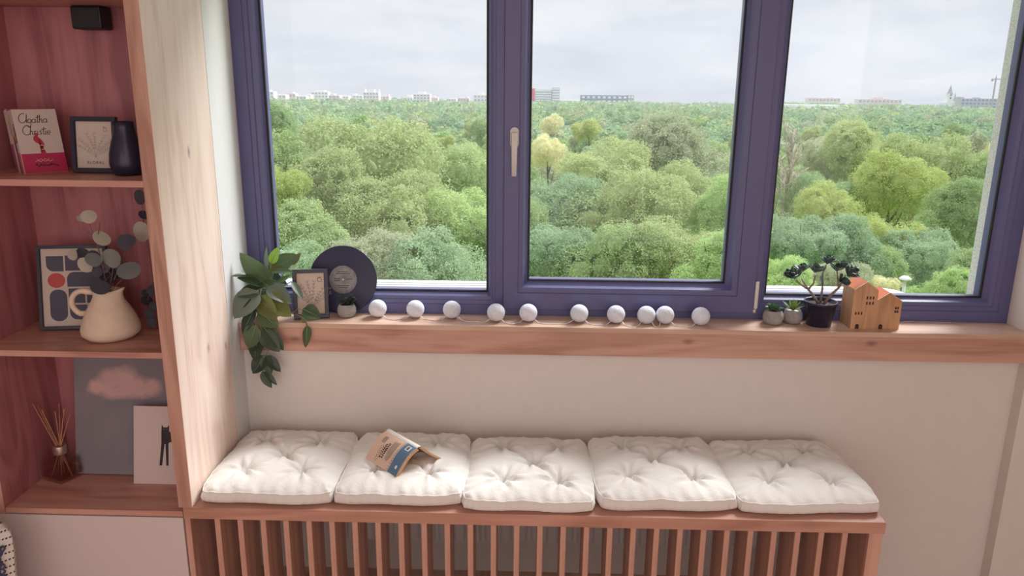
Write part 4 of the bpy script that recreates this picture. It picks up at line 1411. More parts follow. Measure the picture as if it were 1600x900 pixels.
euc = thing('eucalyptus_bunch', 'bunch of round-leaved eucalyptus standing in the cream jug', 'foliage', (jx, jy, S2 + .06))
eo = Vector(euc.location)
mouth = Vector((jx + .005, jy, S2 + .128))
EL = [(140, 339, 13, 'p', -.36, 10), (129, 341, 8, 'p', -.35, 0), (159, 373, 13.5, 'p', -.36, 40), (115, 398, 11, 'p', -.35, -10), (133, 414, 12, 'p', -.36, 60), (146, 405, 14, 'd', -.34, 80), (147, 406, 13, 'e', -.37, 20), (176, 404, 17, 'e', -.36, 30),
      (199, 379, 17, 'd', -.34, 10), (202, 423, 17, 'e', -.37, -10), (157, 449, 14, 'x', -.385, 15), (130, 396, 10, 'd', -.33, 30), (170, 432, 15, 'x', -.33, 30), (185, 424, 13, 'd', -.31, 50), (163, 418, 11, 'e', -.33, 30), (152, 424, 9, 'd', -.35, 60)]
em = {'p': M_eucpale, 'e': M_euc, 'd': M_eucdark, 'x': plain('charcoal_leaf', (.02, .02, .035), rough=.6)}
est = MB()
re_ = random.Random(9)
def disc_leaf(parent, org, c, r, mat, twist, name='leaf'):
    mb = MB()
    n = 14
    vs = [(0, 0, 0.0)]
    for k in range(n):
        a = 2 * math.pi * k / n
        rr = r * (1 + .06 * math.cos(2 * a))
        vs.append((rr * math.cos(a), rr * math.sin(a) * 0.86, .10 * r * math.cos(2 * a) + .12 * r))
    fs = [(0, 1 + k, 1 + (k + 1) % n) for k in range(n)]
    mb.add(vs, fs, True)
    me = mb.mesh(name)
    o = link(name, me, mat, parent)
    q = Euler((R_(70 + re_.uniform(-25, 15)), R_(twist), R_(re_.uniform(-25, 25))), 'XYZ').to_matrix().to_4x4()
    q.translation = c - org
    o.matrix_local = q
    return o
for (u, v, r, mk, y, tw) in EL:
    c = at(u, v, y=y)
    disc_leaf(euc, eo, c, r * 1.72 / 1000, em[mk], tw)
tops = [at(138, 345, y=-.36), at(200, 380, y=-.34), at(205, 424, y=-.37), at(118, 400, y=-.35), at(176, 404, y=-.36), at(185, 424, y=-.31)]
for t_ in tops:
    b0 = mouth + Vector((re_.uniform(-.012, .012), re_.uniform(-.012, .012), -.06))
    est.tube([p - eo for p in (b0, mouth + (t_ - mouth) * .08, mouth.lerp(t_, .55) + Vector((.006, 0, .006)), t_)], [.0014, .0014, .0011, .0007], 6)
for (u, v, r, mk, y, tw) in EL[2:]:
    c = at(u, v, y=y)
    k = min(range(6), key=lambda q: (mouth.lerp(tops[q], .6) - c).length)
    est.tube([p - eo for p in (mouth.lerp(tops[k], .55), c)], .0007, 5)
for (u0, v0, u1, v1) in ((153, 368, 157, 346), (146, 368, 136, 362)):
    a, b = at(u0, v0, y=-.36), at(u1, v1, y=-.36)
    est.tube([p - eo for p in (a, a.lerp(b, .5), b)], [.0008, .0022, .0005], 6)
est.build('stem', M_stembrown, euc)

spr_b = Vector((-0.078, -0.250, S2))
spr = thing('eucalyptus_spray', 'tall eucalyptus spray in a black pot half hidden by the oak panel', 'foliage', spr_b)
MB().lathe([(0.0001, 0), (.022, 0), (.026, .05), (.023, .05), (.02, .045), (.0001, .04)], 24).build('pot', M_black, spr)
ss = MB()
top_s = at(221, 298, y=-.26)
sw = [spr_b + Vector((0, 0, .042)), at(240, 440, y=-.25), at(232, 390, y=-.26), at(224, 345, y=-.26), top_s]
ss.tube([p - spr_b for p in sw], [.0016, .0015, .0013, .0011, .0007], 6)
SL = [(219, 308, 11, 'd', -.27, 80), (225, 336, 8, 'x', -.26, 30), (222, 362, 15, 'p', -.28, 70), (238, 455, 9, 'd', -.27, 60), (230, 470, 10, 'x', -.27, 20), (241, 478, 8, 'd', -.28, 40), (234, 490, 9, 'x', -.28, 60), (238, 505, 9, 'd', -.29, 20), (228, 458, 7, 'x', -.26, 20)]
for (u, v, r, mk, y, tw) in SL:
    c = at(u, v, y=y)
    disc_leaf(spr, spr_b, c, r * 1.8 / 1000, em[mk], tw)
    k = min(range(5), key=lambda q: (sw[q] - c).length)
    ss.tube([p - spr_b for p in (sw[k], c)], .0008, 5)
ss.build('stem', M_stembrown, spr)

# --- bottom compartment: cloud canvas, cat card, reed diffuser
mt, ntc, pbc, outc = newmat('cloud_print')
lc = ntc.links.new
tcc = N(ntc, 'ShaderNodeTexCoord')
nzc = N(ntc, 'ShaderNodeTexNoise', i_Scale=22.0, i_Detail=6.0, i_Roughness=.6)
lc(tcc.outputs['Object'], nzc.inputs['Vector'])
acc = None
for (bx_, bz_, br_, sx_, sz_) in ((-.050, .282, .045, 1, 1.35), (-.010, .286, .042, 1, 1.2), (.030, .270, .038, 1, 1.5), (.075, .270, .034, 1.1, 1.5), (-.085, .266, .032, 1, 1.6), (-.02, .256, .05, .7, 2.4), (.045, .256, .042, .8, 2.3)):
    sb = N(ntc, 'ShaderNodeVectorMath', operation='SUBTRACT')
    lc(tcc.outputs['Object'], sb.inputs[0])
    sb.inputs[1].default_value = (bx_, 0, bz_)
    ml = N(ntc, 'ShaderNodeVectorMath', operation='MULTIPLY')
    lc(sb.outputs[0], ml.inputs[0])
    ml.inputs[1].default_value = (sx_ / br_ * .88, 0, sz_ / br_ * .74)
    ln = N(ntc, 'ShaderNodeVectorMath', operation='LENGTH')
    lc(ml.outputs[0], ln.inputs[0])
    if acc is None:
        acc = ln.outputs['Value']
    else:
        mn = N(ntc, 'ShaderNodeMath', operation='SMOOTH_MIN', n_2=0.25)
        lc(acc, mn.inputs[0]); lc(ln.outputs['Value'], mn.inputs[1])
        acc = mn.outputs[0]
ad = N(ntc, 'ShaderNodeMath', operation='MULTIPLY_ADD', n_1=1.1)
lc(nzc.outputs['Fac'], ad.inputs[0]); lc(acc, ad.inputs[2])
crc = ramp(ntc, [(0.60, (0.68, 0.44, 0.42)), (0.78, (0.50, 0.35, 0.35)), (0.98, (0.27, 0.24, 0.27))])
mpc = N(ntc, 'ShaderNodeMapRange')
mpc.inputs['From Max'].default_value = 1.7
lc(ad.outputs[0], mpc.inputs['Value'])
lc(mpc.outputs[0], crc.inputs[0])
n2c = N(ntc, 'ShaderNodeTexNoise', i_Scale=6.0, i_Detail=5.0)
lc(tcc.outputs['Object'], n2c.inputs['Vector'])
mxc = N(ntc, 'ShaderNodeMix', data_type='RGBA', blend_type='MULTIPLY')
mxc.inputs['Factor'].default_value = 0.5
cr2 = ramp(ntc, [(.3, (.6, .6, .62)), (.7, (1, 1, 1))])
lc(n2c.outputs['Fac'], cr2.inputs[0])
lc(crc.outputs[0], mxc.inputs[6]); lc(cr2.outputs[0], mxc.inputs[7])
lc(mxc.outputs[2], pbc.inputs['Base Color'])
pbc.inputs['Roughness'].default_value = .8
cv = MB().box((-.160, -.016, 0), (.160, 0, .430), .001).build('cloud_canvas', mt, None, (-.281, -.250, S0 + .0005), (R_(-11), 0, 0))
tag(cv, 'grey canvas print of a pink cloud leaning in the bottom compartment', 'picture')

cc = thing('cat_card', 'pale card with a long-legged black cat leaning on the cloud canvas', 'card', (-.160, -.312, S0 + .0006), (R_(-12.5), 0, 0))
MB().box((-.080, -.0014, 0), (.080, 0, .232)).build('card', M_paperpink, cc)
kt = MB()
y_ = -.0018
kt.prism([(.004, .178), (.009, .170), (.021, .170), (.026, .178), (.026, .157), (.050, .157), (.054, .128), (.052, .124), (.027, .126), (.024, .120), (.0245, .056), (.0175, .056), (.0155, .120), (.0125, .120), (.0050, .056), (-.003, .056), (.003, .122), (.003, .155)], y_, -.0013)
kt.build('cat_print', M_ink, cc)
ke = MB()
ke.stroke([(.009, .164), (.013, .164)], .0016, -.0021)
ke.stroke([(.017, .164), (.021, .164)], .0016, -.0021)
for x_ in (.000, .0195):
    ke.stroke([(x_, .050), (x_ + .001, .050)], .0012, -.0019)
    ke.stroke([(x_ + .003, .050), (x_ + .004, .050)], .0012, -.0019)
ke.build('eye_print', M_inkgrey, cc)

df = thing('reed_diffuser', 'glass reed diffuser with rattan sticks beside the cloud canvas', 'diffuser', (-.4665, -.285, S0 + .0004))
gb = MB()
gb.lathe([(0.0001, 0.0), (.047, 0.0), (.053, .006), (.055, .018), (.048, .062), (.022, .072), (.0165, .078), (.0165, .090), (.0140, .090), (.0140, .079), (.020, .070), (.045, .059), (.0515, .018), (.0001, .008)], 4, smooth=False)
bo = gb.build('glass_bottle', M_bottle, df, (0, 0, 0), (0, 0, R_(22)))
MB().lathe([(.0001, .009), (.049, .012), (.0478, .030), (.0001, .030)], 4, smooth=False).build('perfume_oil', glass_mat('perfume_liquid', (.86, .74, .70), 1.0), df, (0, 0, 0), (0, 0, R_(22)))
MB().lathe([(.0145, .080), (.0185, .080), (.0195, .083), (.0195, .104), (.0185, .107), (.0100, .107), (.0100, .082)], 28, close=True).build('collar', M_collar, df)
rdm = MB()
dfo = Vector(df.location)
for k, (u, v, dy) in enumerate(((51, 631, -.02), (58, 633, .01), (65, 640, -.01), (86, 643, 0), (92, 630, .02), (100, 639, -.02), (109, 648, .01))):
    tip = at(u, v, y=-.285 + dy) - dfo
    nk = Vector((.0075 * math.cos(k * .9), .0075 * math.sin(k * .9), .100))
    nk = Vector((-.006 + .002 * k, -.004 * math.cos(k), .104))
    d = (nk - tip)
    foot = nk + d * (0.092 / abs(d.z))
    foot.x = max(-.034, min(.034, foot.x)); foot.y = max(-.03, min(.03, foot.y))
    MB().tube([tip, nk, foot], .0013, 6).build('reed', M_reed, df)

# ------------------------------------------------------------------ patterned floor cushion leaning on the cabinet door
mt, ntp, pbp, outp = newmat('dashed_weave')
lp = ntp.links.new
tcp = N(ntp, 'ShaderNodeTexCoord')
spx = N(ntp, 'ShaderNodeSeparateXYZ')
lp(tcp.outputs['Object'], spx.inputs[0])
def band(out, freq, lo):
    a = N(ntp, 'ShaderNodeMath', operation='MULTIPLY', n_1=freq)
    lp(out, a.inputs[0])
    b = N(ntp, 'ShaderNodeMath', operation='FRACT')
    lp(a.outputs[0], b.inputs[0])
    c = N(ntp, 'ShaderNodeMath', operation='GREATER_THAN', n_1=lo)
    lp(b.outputs[0], c.inputs[0])
    return c.outputs[0]
mm_ = N(ntp, 'ShaderNodeMath', operation='MULTIPLY')
lp(band(spx.outputs['Z'], 52.0, .78), mm_.inputs[0])
lp(band(spx.outputs['X'], 210.0, .42), mm_.inputs[1])
mxp = N(ntp, 'ShaderNodeMix', data_type='RGBA')
lp(mm_.outputs[0], mxp.inputs['Factor'])
mxp.inputs[6].default_value = (.80, .73, .70, 1)
mxp.inputs[7].default_value = (.05, .04, .05, 1)
lp(mxp.outputs[2], pbp.inputs['Base Color'])
pbp.inputs['Roughness'].default_value = .95
pil = MB()
n = 24
PWd, PHt, PTh = .25, .26, .075
vs, fs = [], []
for s_ in (-1, 1):
    for j in range(n + 1):
        for i in range(n + 1):
            u, v = -1 + 2 * i / n, -1 + 2 * j / n
            k = 1 - .02 * (u * u * v * v) - .11 * (u * v) ** 8 - .035 * (1 - u * u) * v * v - .035 * (1 - v * v) * u * u
            th_ = PTh * (1 - u ** 4) ** .6 * (1 - v ** 4) ** .6
            vs.append((u * PWd * k, s_ * th_, PHt + v * PHt * k))
N1 = (n + 1) ** 2
for s_ in (0, 1):
    for j in range(n):
        for i in range(n):
            a = s_ * N1 + j * (n + 1) + i
            fs.append((a, a + 1, a + n + 2, a + n + 1))
pil.add(vs, fs, True)
pilo = pil.build('floor_cushion', mt, None, (-.672, -.645, .016), (R_(-8), 0, 0))
tag(pilo, 'white dashed floor cushion with blue tufting, standing against the cabinet door', 'cushion')
tf = MB()
rtf = random.Random(3)
for k in range(760):
    u = rtf.uniform(-.96, .96)
    z = PHt * 2 * rtf.uniform(.66, .86)
    v = z / PHt - 1
    yy = -PTh * (1 - u ** 4) ** .6 * (1 - v ** 4) ** .6
    c = Vector((u * PWd * .97, yy - .002, z))
    pts = [c + Vector((.006 * math.cos(a), -.006 * abs(math.sin(a * .5)) - .001, .008 * math.sin(a))) for a in [q * 1.26 for q in range(6)]]
    tf.tube(pts, .0028, 5)
tfo = tf.build('blue_tufting', fabric('blue_wool', (.085, .09, .17)), pilo)
tfo['kind'] = 'stuff'

# ================================================================== OUTSIDE
GZ = -24.0
def gz(y):
    return GZ - np.maximum(0, y - 300) * 0.0115
def treemat(name, c1, c2, trans=.35):
    mt, nt, pb, out = newmat(name)
    l = nt.links.new
    tc = N(nt, 'ShaderNodeTexCoord')
    oi = N(nt, 'ShaderNodeObjectInfo')
    no = N(nt, 'ShaderNodeTexNoise', i_Scale=5.5, i_Detail=6.0, i_Roughness=.75)
    l(tc.outputs['Object'], no.inputs['Vector'])
    hv = N(nt, 'ShaderNodeMath', operation='MULTIPLY_ADD', n_1=0.30, n_2=-.15)
    l(oi.outputs['Random'], hv.inputs[0])
    av = N(nt, 'ShaderNodeMath', operation='ADD')
    l(no.outputs['Fac'], av.inputs[0])
    l(hv.outputs[0], av.inputs[1])
    r = ramp(nt, [(.25, c1), (.75, c2)])
    l(av.outputs[0], r.inputs[0])
    nt.nodes.remove(pb)
    df_ = N(nt, 'ShaderNodeBsdfDiffuse')
    tl = N(nt, 'ShaderNodeBsdfTranslucent')
    l(r.outputs[0], df_.inputs['Color']); l(r.outputs[0], tl.inputs['Color'])
    mx = N(nt, 'ShaderNodeMixShader')
    mx.inputs[0].default_value = trans
    l(df_.outputs[0], mx.inputs[1]); l(tl.outputs[0], mx.inputs[2])
    l(mx.outputs[0], out.inputs['Surface'])
    return mt
TM = {
 'mid': treemat('foliage_mid_green', (0.313, 0.429, 0.197), (0.522, 0.626, 0.313)),
 'olive': treemat('foliage_olive', (0.371, 0.452, 0.209), (0.592, 0.650, 0.336)),
 'yellow': treemat('foliage_yellow_green', (0.41, 0.50, 0.17), (0.62, 0.66, 0.29)),
 'blue': treemat('foliage_blue_green', (0.313, 0.441, 0.267), (0.499, 0.615, 0.394)),
 'dark': treemat('foliage_dark_green', (0.267, 0.394, 0.197), (0.429, 0.545, 0.290)),
 'bright': treemat('foliage_bright_green', (0.383, 0.545, 0.220), (0.580, 0.719, 0.336)),
 'cream': treemat('foliage_cream_bloom', (0.580, 0.615, 0.313), (0.900, 0.858, 0.580)),
 'grey': treemat('foliage_grey_twigs', (0.394, 0.441, 0.278), (0.592, 0.615, 0.429)),
}
M_trunk = plain('tree_bark', (.12, .095, .07), rough=.9, noise=.3, nscale=3)
M_palebark = plain('pale_dead_bark', (.52, .45, .38), rough=.9, noise=.2, nscale=3)

def make_mesh_np(name, V, F4, smooth=False):
    me = bpy.data.meshes.new(name)
    nv, nf = len(V), len(F4)
    me.vertices.add(nv)
    me.vertices.foreach_set('co', np.asarray(V, dtype=np.float32).ravel())
    me.loops.add(nf * 4)
    me.loops.foreach_set('vertex_index', np.asarray(F4, dtype=np.int32).ravel())
    me.polygons.add(nf)
    me.polygons.foreach_set('loop_start', np.arange(0, nf * 4, 4, dtype=np.int32))
    me.update(calc_edges=True)
    return me
def unit(a):
    return a / np.maximum(np.linalg.norm(a, axis=1, keepdims=True), 1e-9)
def leaf_quads(P, Nn, size, rng, aspect=.62):
    """A small pointed quad at each point, roughly facing its normal."""
    n = len(P)
    a = unit(rng.normal(size=(n, 3)))
    t = unit(np.cross(Nn, a))
    b = np.cross(Nn, t)
    s = size * rng.uniform(.6, 1.3, (n, 1))
    p0 = P - t * s
    p1 = P - b * s * aspect + t * s * .1
    p2 = P + t * s
    p3 = P + b * s * aspect + t * s * .1
    V = np.stack([p0, p1, p2, p3], 1).reshape(-1, 3)
    F = np.arange(n * 4).reshape(-1, 4)
    return V, F
_ico = bmesh.new()
bmesh.ops.create_uvsphere(_ico, u_segments=10, v_segments=7, radius=1)
for f in list(_ico.faces):
    pass
_ico.verts.ensure_lookup_table()
ICO_V = np.array([v.co[:] for v in _ico.verts])
ICO_F = [[v.index for v in f.verts] for f in _ico.faces]
ICO_F = np.array([f if len(f) == 4 else f + [f[2]] for f in ICO_F])
ICO_Q = np.array([f for f in ICO_F if len(set(f.tolist())) == 4])
_ico.free()
def crown_mesh(name, seed, n_leaf, leaf, flat=.85, lobes=16, lr=(.34, .52)):
    """A crown about 1 m in radius round the origin, of lobes bearing single leaf sprays."""
    rng = np.random.default_rng(seed)
    nb = max(7, lobes // 5)
    d = unit(rng.normal(size=(nb, 3)))
    d[:, 2] = np.where(d[:, 2] < -.45, -d[:, 2], d[:, 2])
    B = d * rng.uniform(.40, .78, (nb, 1)) * np.array([1, 1, flat])
    BR = rng.uniform(.26, .46, nb)
    kb = rng.integers(0, nb, lobes)
    d2 = unit(rng.normal(size=(lobes, 3)) + d[kb] * 1.1)
    C = B[kb] + d2 * (BR[kb] * rng.uniform(.65, 1.05, lobes))[:, None]
    R2 = BR[kb] * rng.uniform(.28, .55, lobes)
    C = np.vstack([B, C, [[0, 0, 0]]])
    Rr = np.concatenate([BR, R2, [.50]])
    w = Rr ** 2
    k = rng.choice(len(C), size=n_leaf * 3, p=w / w.sum())
    dr = unit(rng.normal(size=(n_leaf * 3, 3)) + np.array([0, 0, .25]))
    bump = 1 + .10 * np.sin(dr[:, 0] * 9 + k) * np.sin(dr[:, 1] * 8 + 2 * k) + .06 * np.sin(dr[:, 2] * 17 + k)
    P = C[k] + dr * (Rr[k] * bump * rng.uniform(.74, 1.2, n_leaf * 3))[:, None]
    gap = np.sin(P[:, 0] * 11 + seed) * np.sin(P[:, 1] * 12 + 2 * seed) * np.sin(P[:, 2] * 13 + 3 * seed)
    inside = (gap > .22) & (rng.random(len(P)) < .85)
    for j in range(len(C)):
        inside |= (np.linalg.norm(P - C[j], axis=1) < Rr[j] * .70)
    P, dr = P[~inside][:n_leaf], dr[~inside][:n_leaf]
    Nn = unit(dr * .55 + np.array([0, 0, .35]) + rng.normal(size=dr.shape) * .55)
    V, F = leaf_quads(P, Nn, leaf, rng)
    Vs, Fs = [V], [F]
    o = len(V)
    for j in list(range(nb)) + [len(C) - 1]:
        Vs.append(ICO_V * Rr[j] * .46 + C[j])
        Fs.append(ICO_Q + o)
        o += len(ICO_V)
    return make_mesh_np(name, np.vstack(Vs), np.vstack(Fs))
CROWN_HI = [crown_mesh('foliage', 100 + i, 38000, .0165, flat=(.9, 1.0, .8, 1.1)[i], lobes=(84, 96, 76, 90)[i]) for i in range(4)]
CROWN_MD = [crown_mesh('foliage', 200 + i, 9000, .034, flat=(.8, .95, .75, 1.05, .9)[i], lobes=45) for i in range(5)]
def trunk_mesh(seed, bare=False):
    rnd = random.Random(seed)
    mb = MB()
    mb.tube([(0, 0, -1.0), (.02, .01, -.5), (.0, .03, 0.0), (.03, 0, .5)], [.07, .055, .04, .015], 7)
    for k in range(14 if bare else 8):
        a = k * 2.4 + rnd.uniform(-.4, .4)
        z0 = -.45 + .8 * k / (14 if bare else 8)
        ln = rnd.uniform(.5, .85) * (1 - .45 * max(0, z0))
        p0 = Vector((0, .02, z0))
        p1 = p0 + Vector((math.cos(a) * .4 * ln, math.sin(a) * .4 * ln, .32 * ln))
        p2 = p0 + Vector((math.cos(a) * .72 * ln, math.sin(a) * .72 * ln, .75 * ln))
        mb.tube([p0, p1, p2], [.028, .018, .006], 5)
        if bare:
            for q in range(4):
                b = a + rnd.uniform(-1.2, 1.2)
                s0 = p1.lerp(p2, rnd.uniform(0, .9))
                s1 = s0 + Vector((math.cos(b) * .22, math.sin(b) * .22, rnd.uniform(.15, .35)))
                mb.tube([s0, s1], [.010, .003], 4)
                s2 = s1 + Vector((rnd.uniform(-.12, .12), rnd.uniform(-.12, .12), .15))
                mb.tube([s0.lerp(s1, .5), s2], [.006, .002], 4)
    if not bare:
        mb.v = [(x, y, z if z < -.25 else -.25 + (z + .25) * .38) for x, y, z in mb.v]
    return mb.mesh('trunk')
TRUNKS = [trunk_mesh(i) for i in range(3)]
for t_ in TRUNKS: t_.materials.append(M_trunk)
for m_ in CROWN_HI + CROWN_MD: m_.materials.append(TM['mid'])
rt_ = random.Random(42)
def tree(label, x, y, ztop, rad, hgt, mat, hi=False, group=None, name='tree', idx=None):
    """hgt: half height of the crown."""
    zc = ztop - hgt * 1.02
    t = thing(name, label, 'tree', (x, y, GZ), (0, 0, rt_.uniform(0, 6.28)), group)
    lst = CROWN_HI if hi else CROWN_MD
    o = bpy.data.objects.new('foliage', lst[rt_.randrange(len(lst)) if idx is None else idx])
    COL.objects.link(o)
    o.parent = t
    o.location = (0, 0, zc - GZ)
    o.scale = (rad * .95, rad * .95, hgt)
    o.material_slots[0].link = 'OBJECT'
    o.material_slots[0].material = TM[mat]
    k = bpy.data.objects.new('trunk', TRUNKS[rt_.randrange(3)])
    COL.objects.link(k)
    k.parent = t
    h = zc - GZ
    k.scale = (rad * .8, rad * .8, h)
    k.location = (0, 0, h)
    return t
LBL = {'mid': 'mid green', 'olive': 'olive green', 'yellow': 'yellow-green', 'blue': 'blue-green', 'dark': 'dark green', 'bright': 'bright green', 'cream': 'cream-blossomed', 'grey': 'grey-twigged'}
ANCH = [(415, 'trailing houseplant'), (470, 'framed flower drawing'), (531, 'vinyl record'), (590, 'first cotton ball'), (649, 'second cotton ball'), (706, 'third cotton ball'), (752, 'fixed window post'), (830, 'fifth cotton ball'),
        (905, 'sixth cotton ball'), (962, 'seventh cotton ball'), (1010, 'eighth cotton ball'), (1095, 'tenth cotton ball'), (1140, 'silver hinge cover'), (1212, 'flat rosette pot'), (1245, 'spiky succulent pot'), (1285, 'jade plant'), (1345, 'taller toy house'), (1392, 'lower toy house'), (1450, 'bare ledge end'), (1530, 'outside plaster edge')]
seen_labels = set()
def near_label(u, v, mk, y):
    an = min(ANCH, key=lambda q: abs(q[0] - u))[1]
    row = 'tall' if v < 215 else ('middling' if v < 300 else 'low')
    for form in ('%s %s tree outside, straight above the %s', '%s %s tree outside, rising behind the %s', '%s, nearer %s tree outside, in line with the %s', '%s, rounder %s tree outside, in line with the %s'):
        lab = form % (row, LBL[mk], an)
        if lab not in seen_labels:
            seen_labels.add(lab)
            return lab
def wood_label(u, y, mk):
    an = min(ANCH, key=lambda q: abs(q[0] - u))[1]
    dist = 'in the nearer wood' if y < 95 else ('in the middle wood' if y < 135 else ('deep in the wood' if y < 180 else 'in the deepest wood'))
    return '%s tree %s, straight above the %s' % (LBL[mk], dist, an), '%s trees %s above the %s' % (LBL[mk], dist, an)
NEAR = [ # u centre, v top, width px, depth m, material, own label
 (575, 160, 300, 54, 'olive', 'big olive green tree whose crown rises to the skyline behind the vinyl record'),
 (447, 205, 170, 50, 'mid', None), (430, 245, 130, 43, 'yellow', None), (520, 250, 190, 46, 'olive', None), (700, 212, 180, 62, 'mid', None),
 (640, 270, 200, 45, 'olive', None), (740, 285, 170, 46, 'bright', None), (480, 330, 190, 40, 'mid', None), (590, 350, 170, 38, 'grey', None), (690, 360, 190, 38, 'blue', None), (430, 370, 150, 36, 'blue', None),
 (425, 165, 110, 120, 'dark', None), (500, 200, 90, 110, 'dark', None),
 (857, 210, 66, 78, 'cream', 'cream-blossomed tree beside the window handle'),
 (950, 205, 190, 70, 'olive', None), (1060, 195, 200, 78, 'grey', None), (880, 260, 190, 52, 'blue', None), (985, 262, 210, 50, 'olive', None), (1095, 240, 180, 60, 'olive', None),
 (1140, 285, 150, 50, 'bright', None), (860, 340, 170, 42, 'blue', None), (960, 345, 190, 41, 'mid', None), (1060, 330, 190, 42, 'olive', None), (1130, 370, 150, 38, 'bright', None), (800, 300, 150, 46, 'mid', None),
 (1215, 240, 100, 75, 'mid', None), (1290, 262, 120, 66, 'dark', None), (1345, 200, 130, 95, 'olive', None), (1300, 205, 110, 100, 'grey', None),
 (1400, 235, 150, 64, 'yellow', 'yellow-green tree standing above the wooden toy houses'), (1445, 195, 190, 84, 'olive', None), (1500, 290, 140, 56, 'mid', None), (1385, 330, 130, 52, 'yellow', None), (1300, 285, 120, 58, 'yellow', None),
 (1265, 330, 150, 46, 'blue', None), (1330, 350, 140, 47, 'blue', None), (1450, 350, 150, 49, 'blue', None), (1225, 400, 120, 38, 'bright', None), (1310, 400, 110, 41, 'grey', None), (1488, 425, 110, 37, 'bright', None),
 (1380, 428, 58, 40, 'cream', 'low cream shrub-like tree just behind the toy house roofs'), (1370, 385, 130, 46, 'mid', None), (1440, 400, 110, 84, 'mid', None),
 (1535, 400, 120, 38, 'mid', None), (1540, 230, 120, 80, 'mid', None),
]
placed = []
n_tree = 0
for i, (u, v, wp, y, mk, own) in enumerate(NEAR):
    p = at(u, v, y=y)
    rad = wp / 2 * (p - CC).dot(CF) / FPX
    tree(own or near_label(u, v, mk, y), p.x, y, p.z, rad, min(rad * 1.0, (p.z - GZ) * .46), mk, hi=True, idx=i % 4)
    placed.append((p.x, y, rad))
    n_tree += 1
# pale dead tree
pd_ = at(1240, 188, y=66)
dead = thing('dead_tree', 'pale bare dead tree standing among the green ones', 'tree', (pd_.x, 66, GZ))
dt = MB()
rd_ = random.Random(12)
hh_ = pd_.z - GZ
dt.tube([(0, 0, 0), (.15, 0, hh_ * .35), (-.1, 0, hh_ * .62), (.25, .1, hh_ * .8), (.1, 0, hh_ * .97)], [.42, .34, .26, .15, .04], 7)
for k in range(26):
    z0 = hh_ * (.55 + .38 * k / 26)
    a = k * 2.4
    ln = rd_.uniform(1.4, 2.4) * (1.15 - .6 * k / 26)
    p0 = Vector((0, 0, z0)); p1 = p0 + Vector((math.cos(a) * ln * .45, math.sin(a) * ln * .45, ln * .7)); p2 = p0 + Vector((math.cos(a) * ln * .75, math.sin(a) * ln * .75, ln * 1.35))
    dt.tube([p0, p1, p2], [.10, .07, .025], 5)
    for q in range(9):
        s0 = p0.lerp(p1, rd_.uniform(.3, 1)) if q < 4 else p1.lerp(p2, rd_.random())
        s1 = s0 + Vector((rd_.uniform(-.7, .7), rd_.uniform(-.7, .7), rd_.uniform(.3, 1.0)))
        dt.tube([s0, s1], [.04, .014], 4)
dt.build('trunk', M_palebark, dead)
placed.append((pd_.x, 66, 2.6))
# rest of the near wood
rf_ = random.Random(7)
kinds = ['mid'] * 5 + ['olive'] * 5 + ['blue'] * 3 + ['dark'] * 3 + ['bright'] * 3 + ['yellow'] * 2 + ['grey'] + ['cream'] * 1
tries = 0
while n_tree < 285 and tries < 60000:
    tries += 1
    y = 58 + 172 * rf_.random() ** .75
    x = CC.x + (y + 2.36) * rf_.uniform(-.43, .66)
    rad = rf_.uniform(2.8, 5.2) * (1.0 if y > 90 else .8)
    if any((x - a) ** 2 + (y - b) ** 2 < (.78 * (rad + c)) ** 2 for a, b, c in placed):
        continue
    d = Vector((x, y, -15)) - CC
    u = 800 + FPX * d.dot(CR) / d.dot(CF)
    if y < 95 and (abs(u - 1414) < 34 or abs(u - 1236) < 34):
        continue
    ht = (10.5 + 3.5 * rf_.random()) if y > 90 else (8.5 + 3 * rf_.random())
    if rf_.random() < .12 and y > 90: ht += 3
    mk = rf_.choice(kinds)
    lab, grp = wood_label(u, y, mk)
    tree(lab, x, y, GZ + ht + 1.5, rad, rad * rf_.uniform(.8, 1.05), mk, hi=False, group=grp)
    placed.append((x, y, rad))
    n_tree += 1

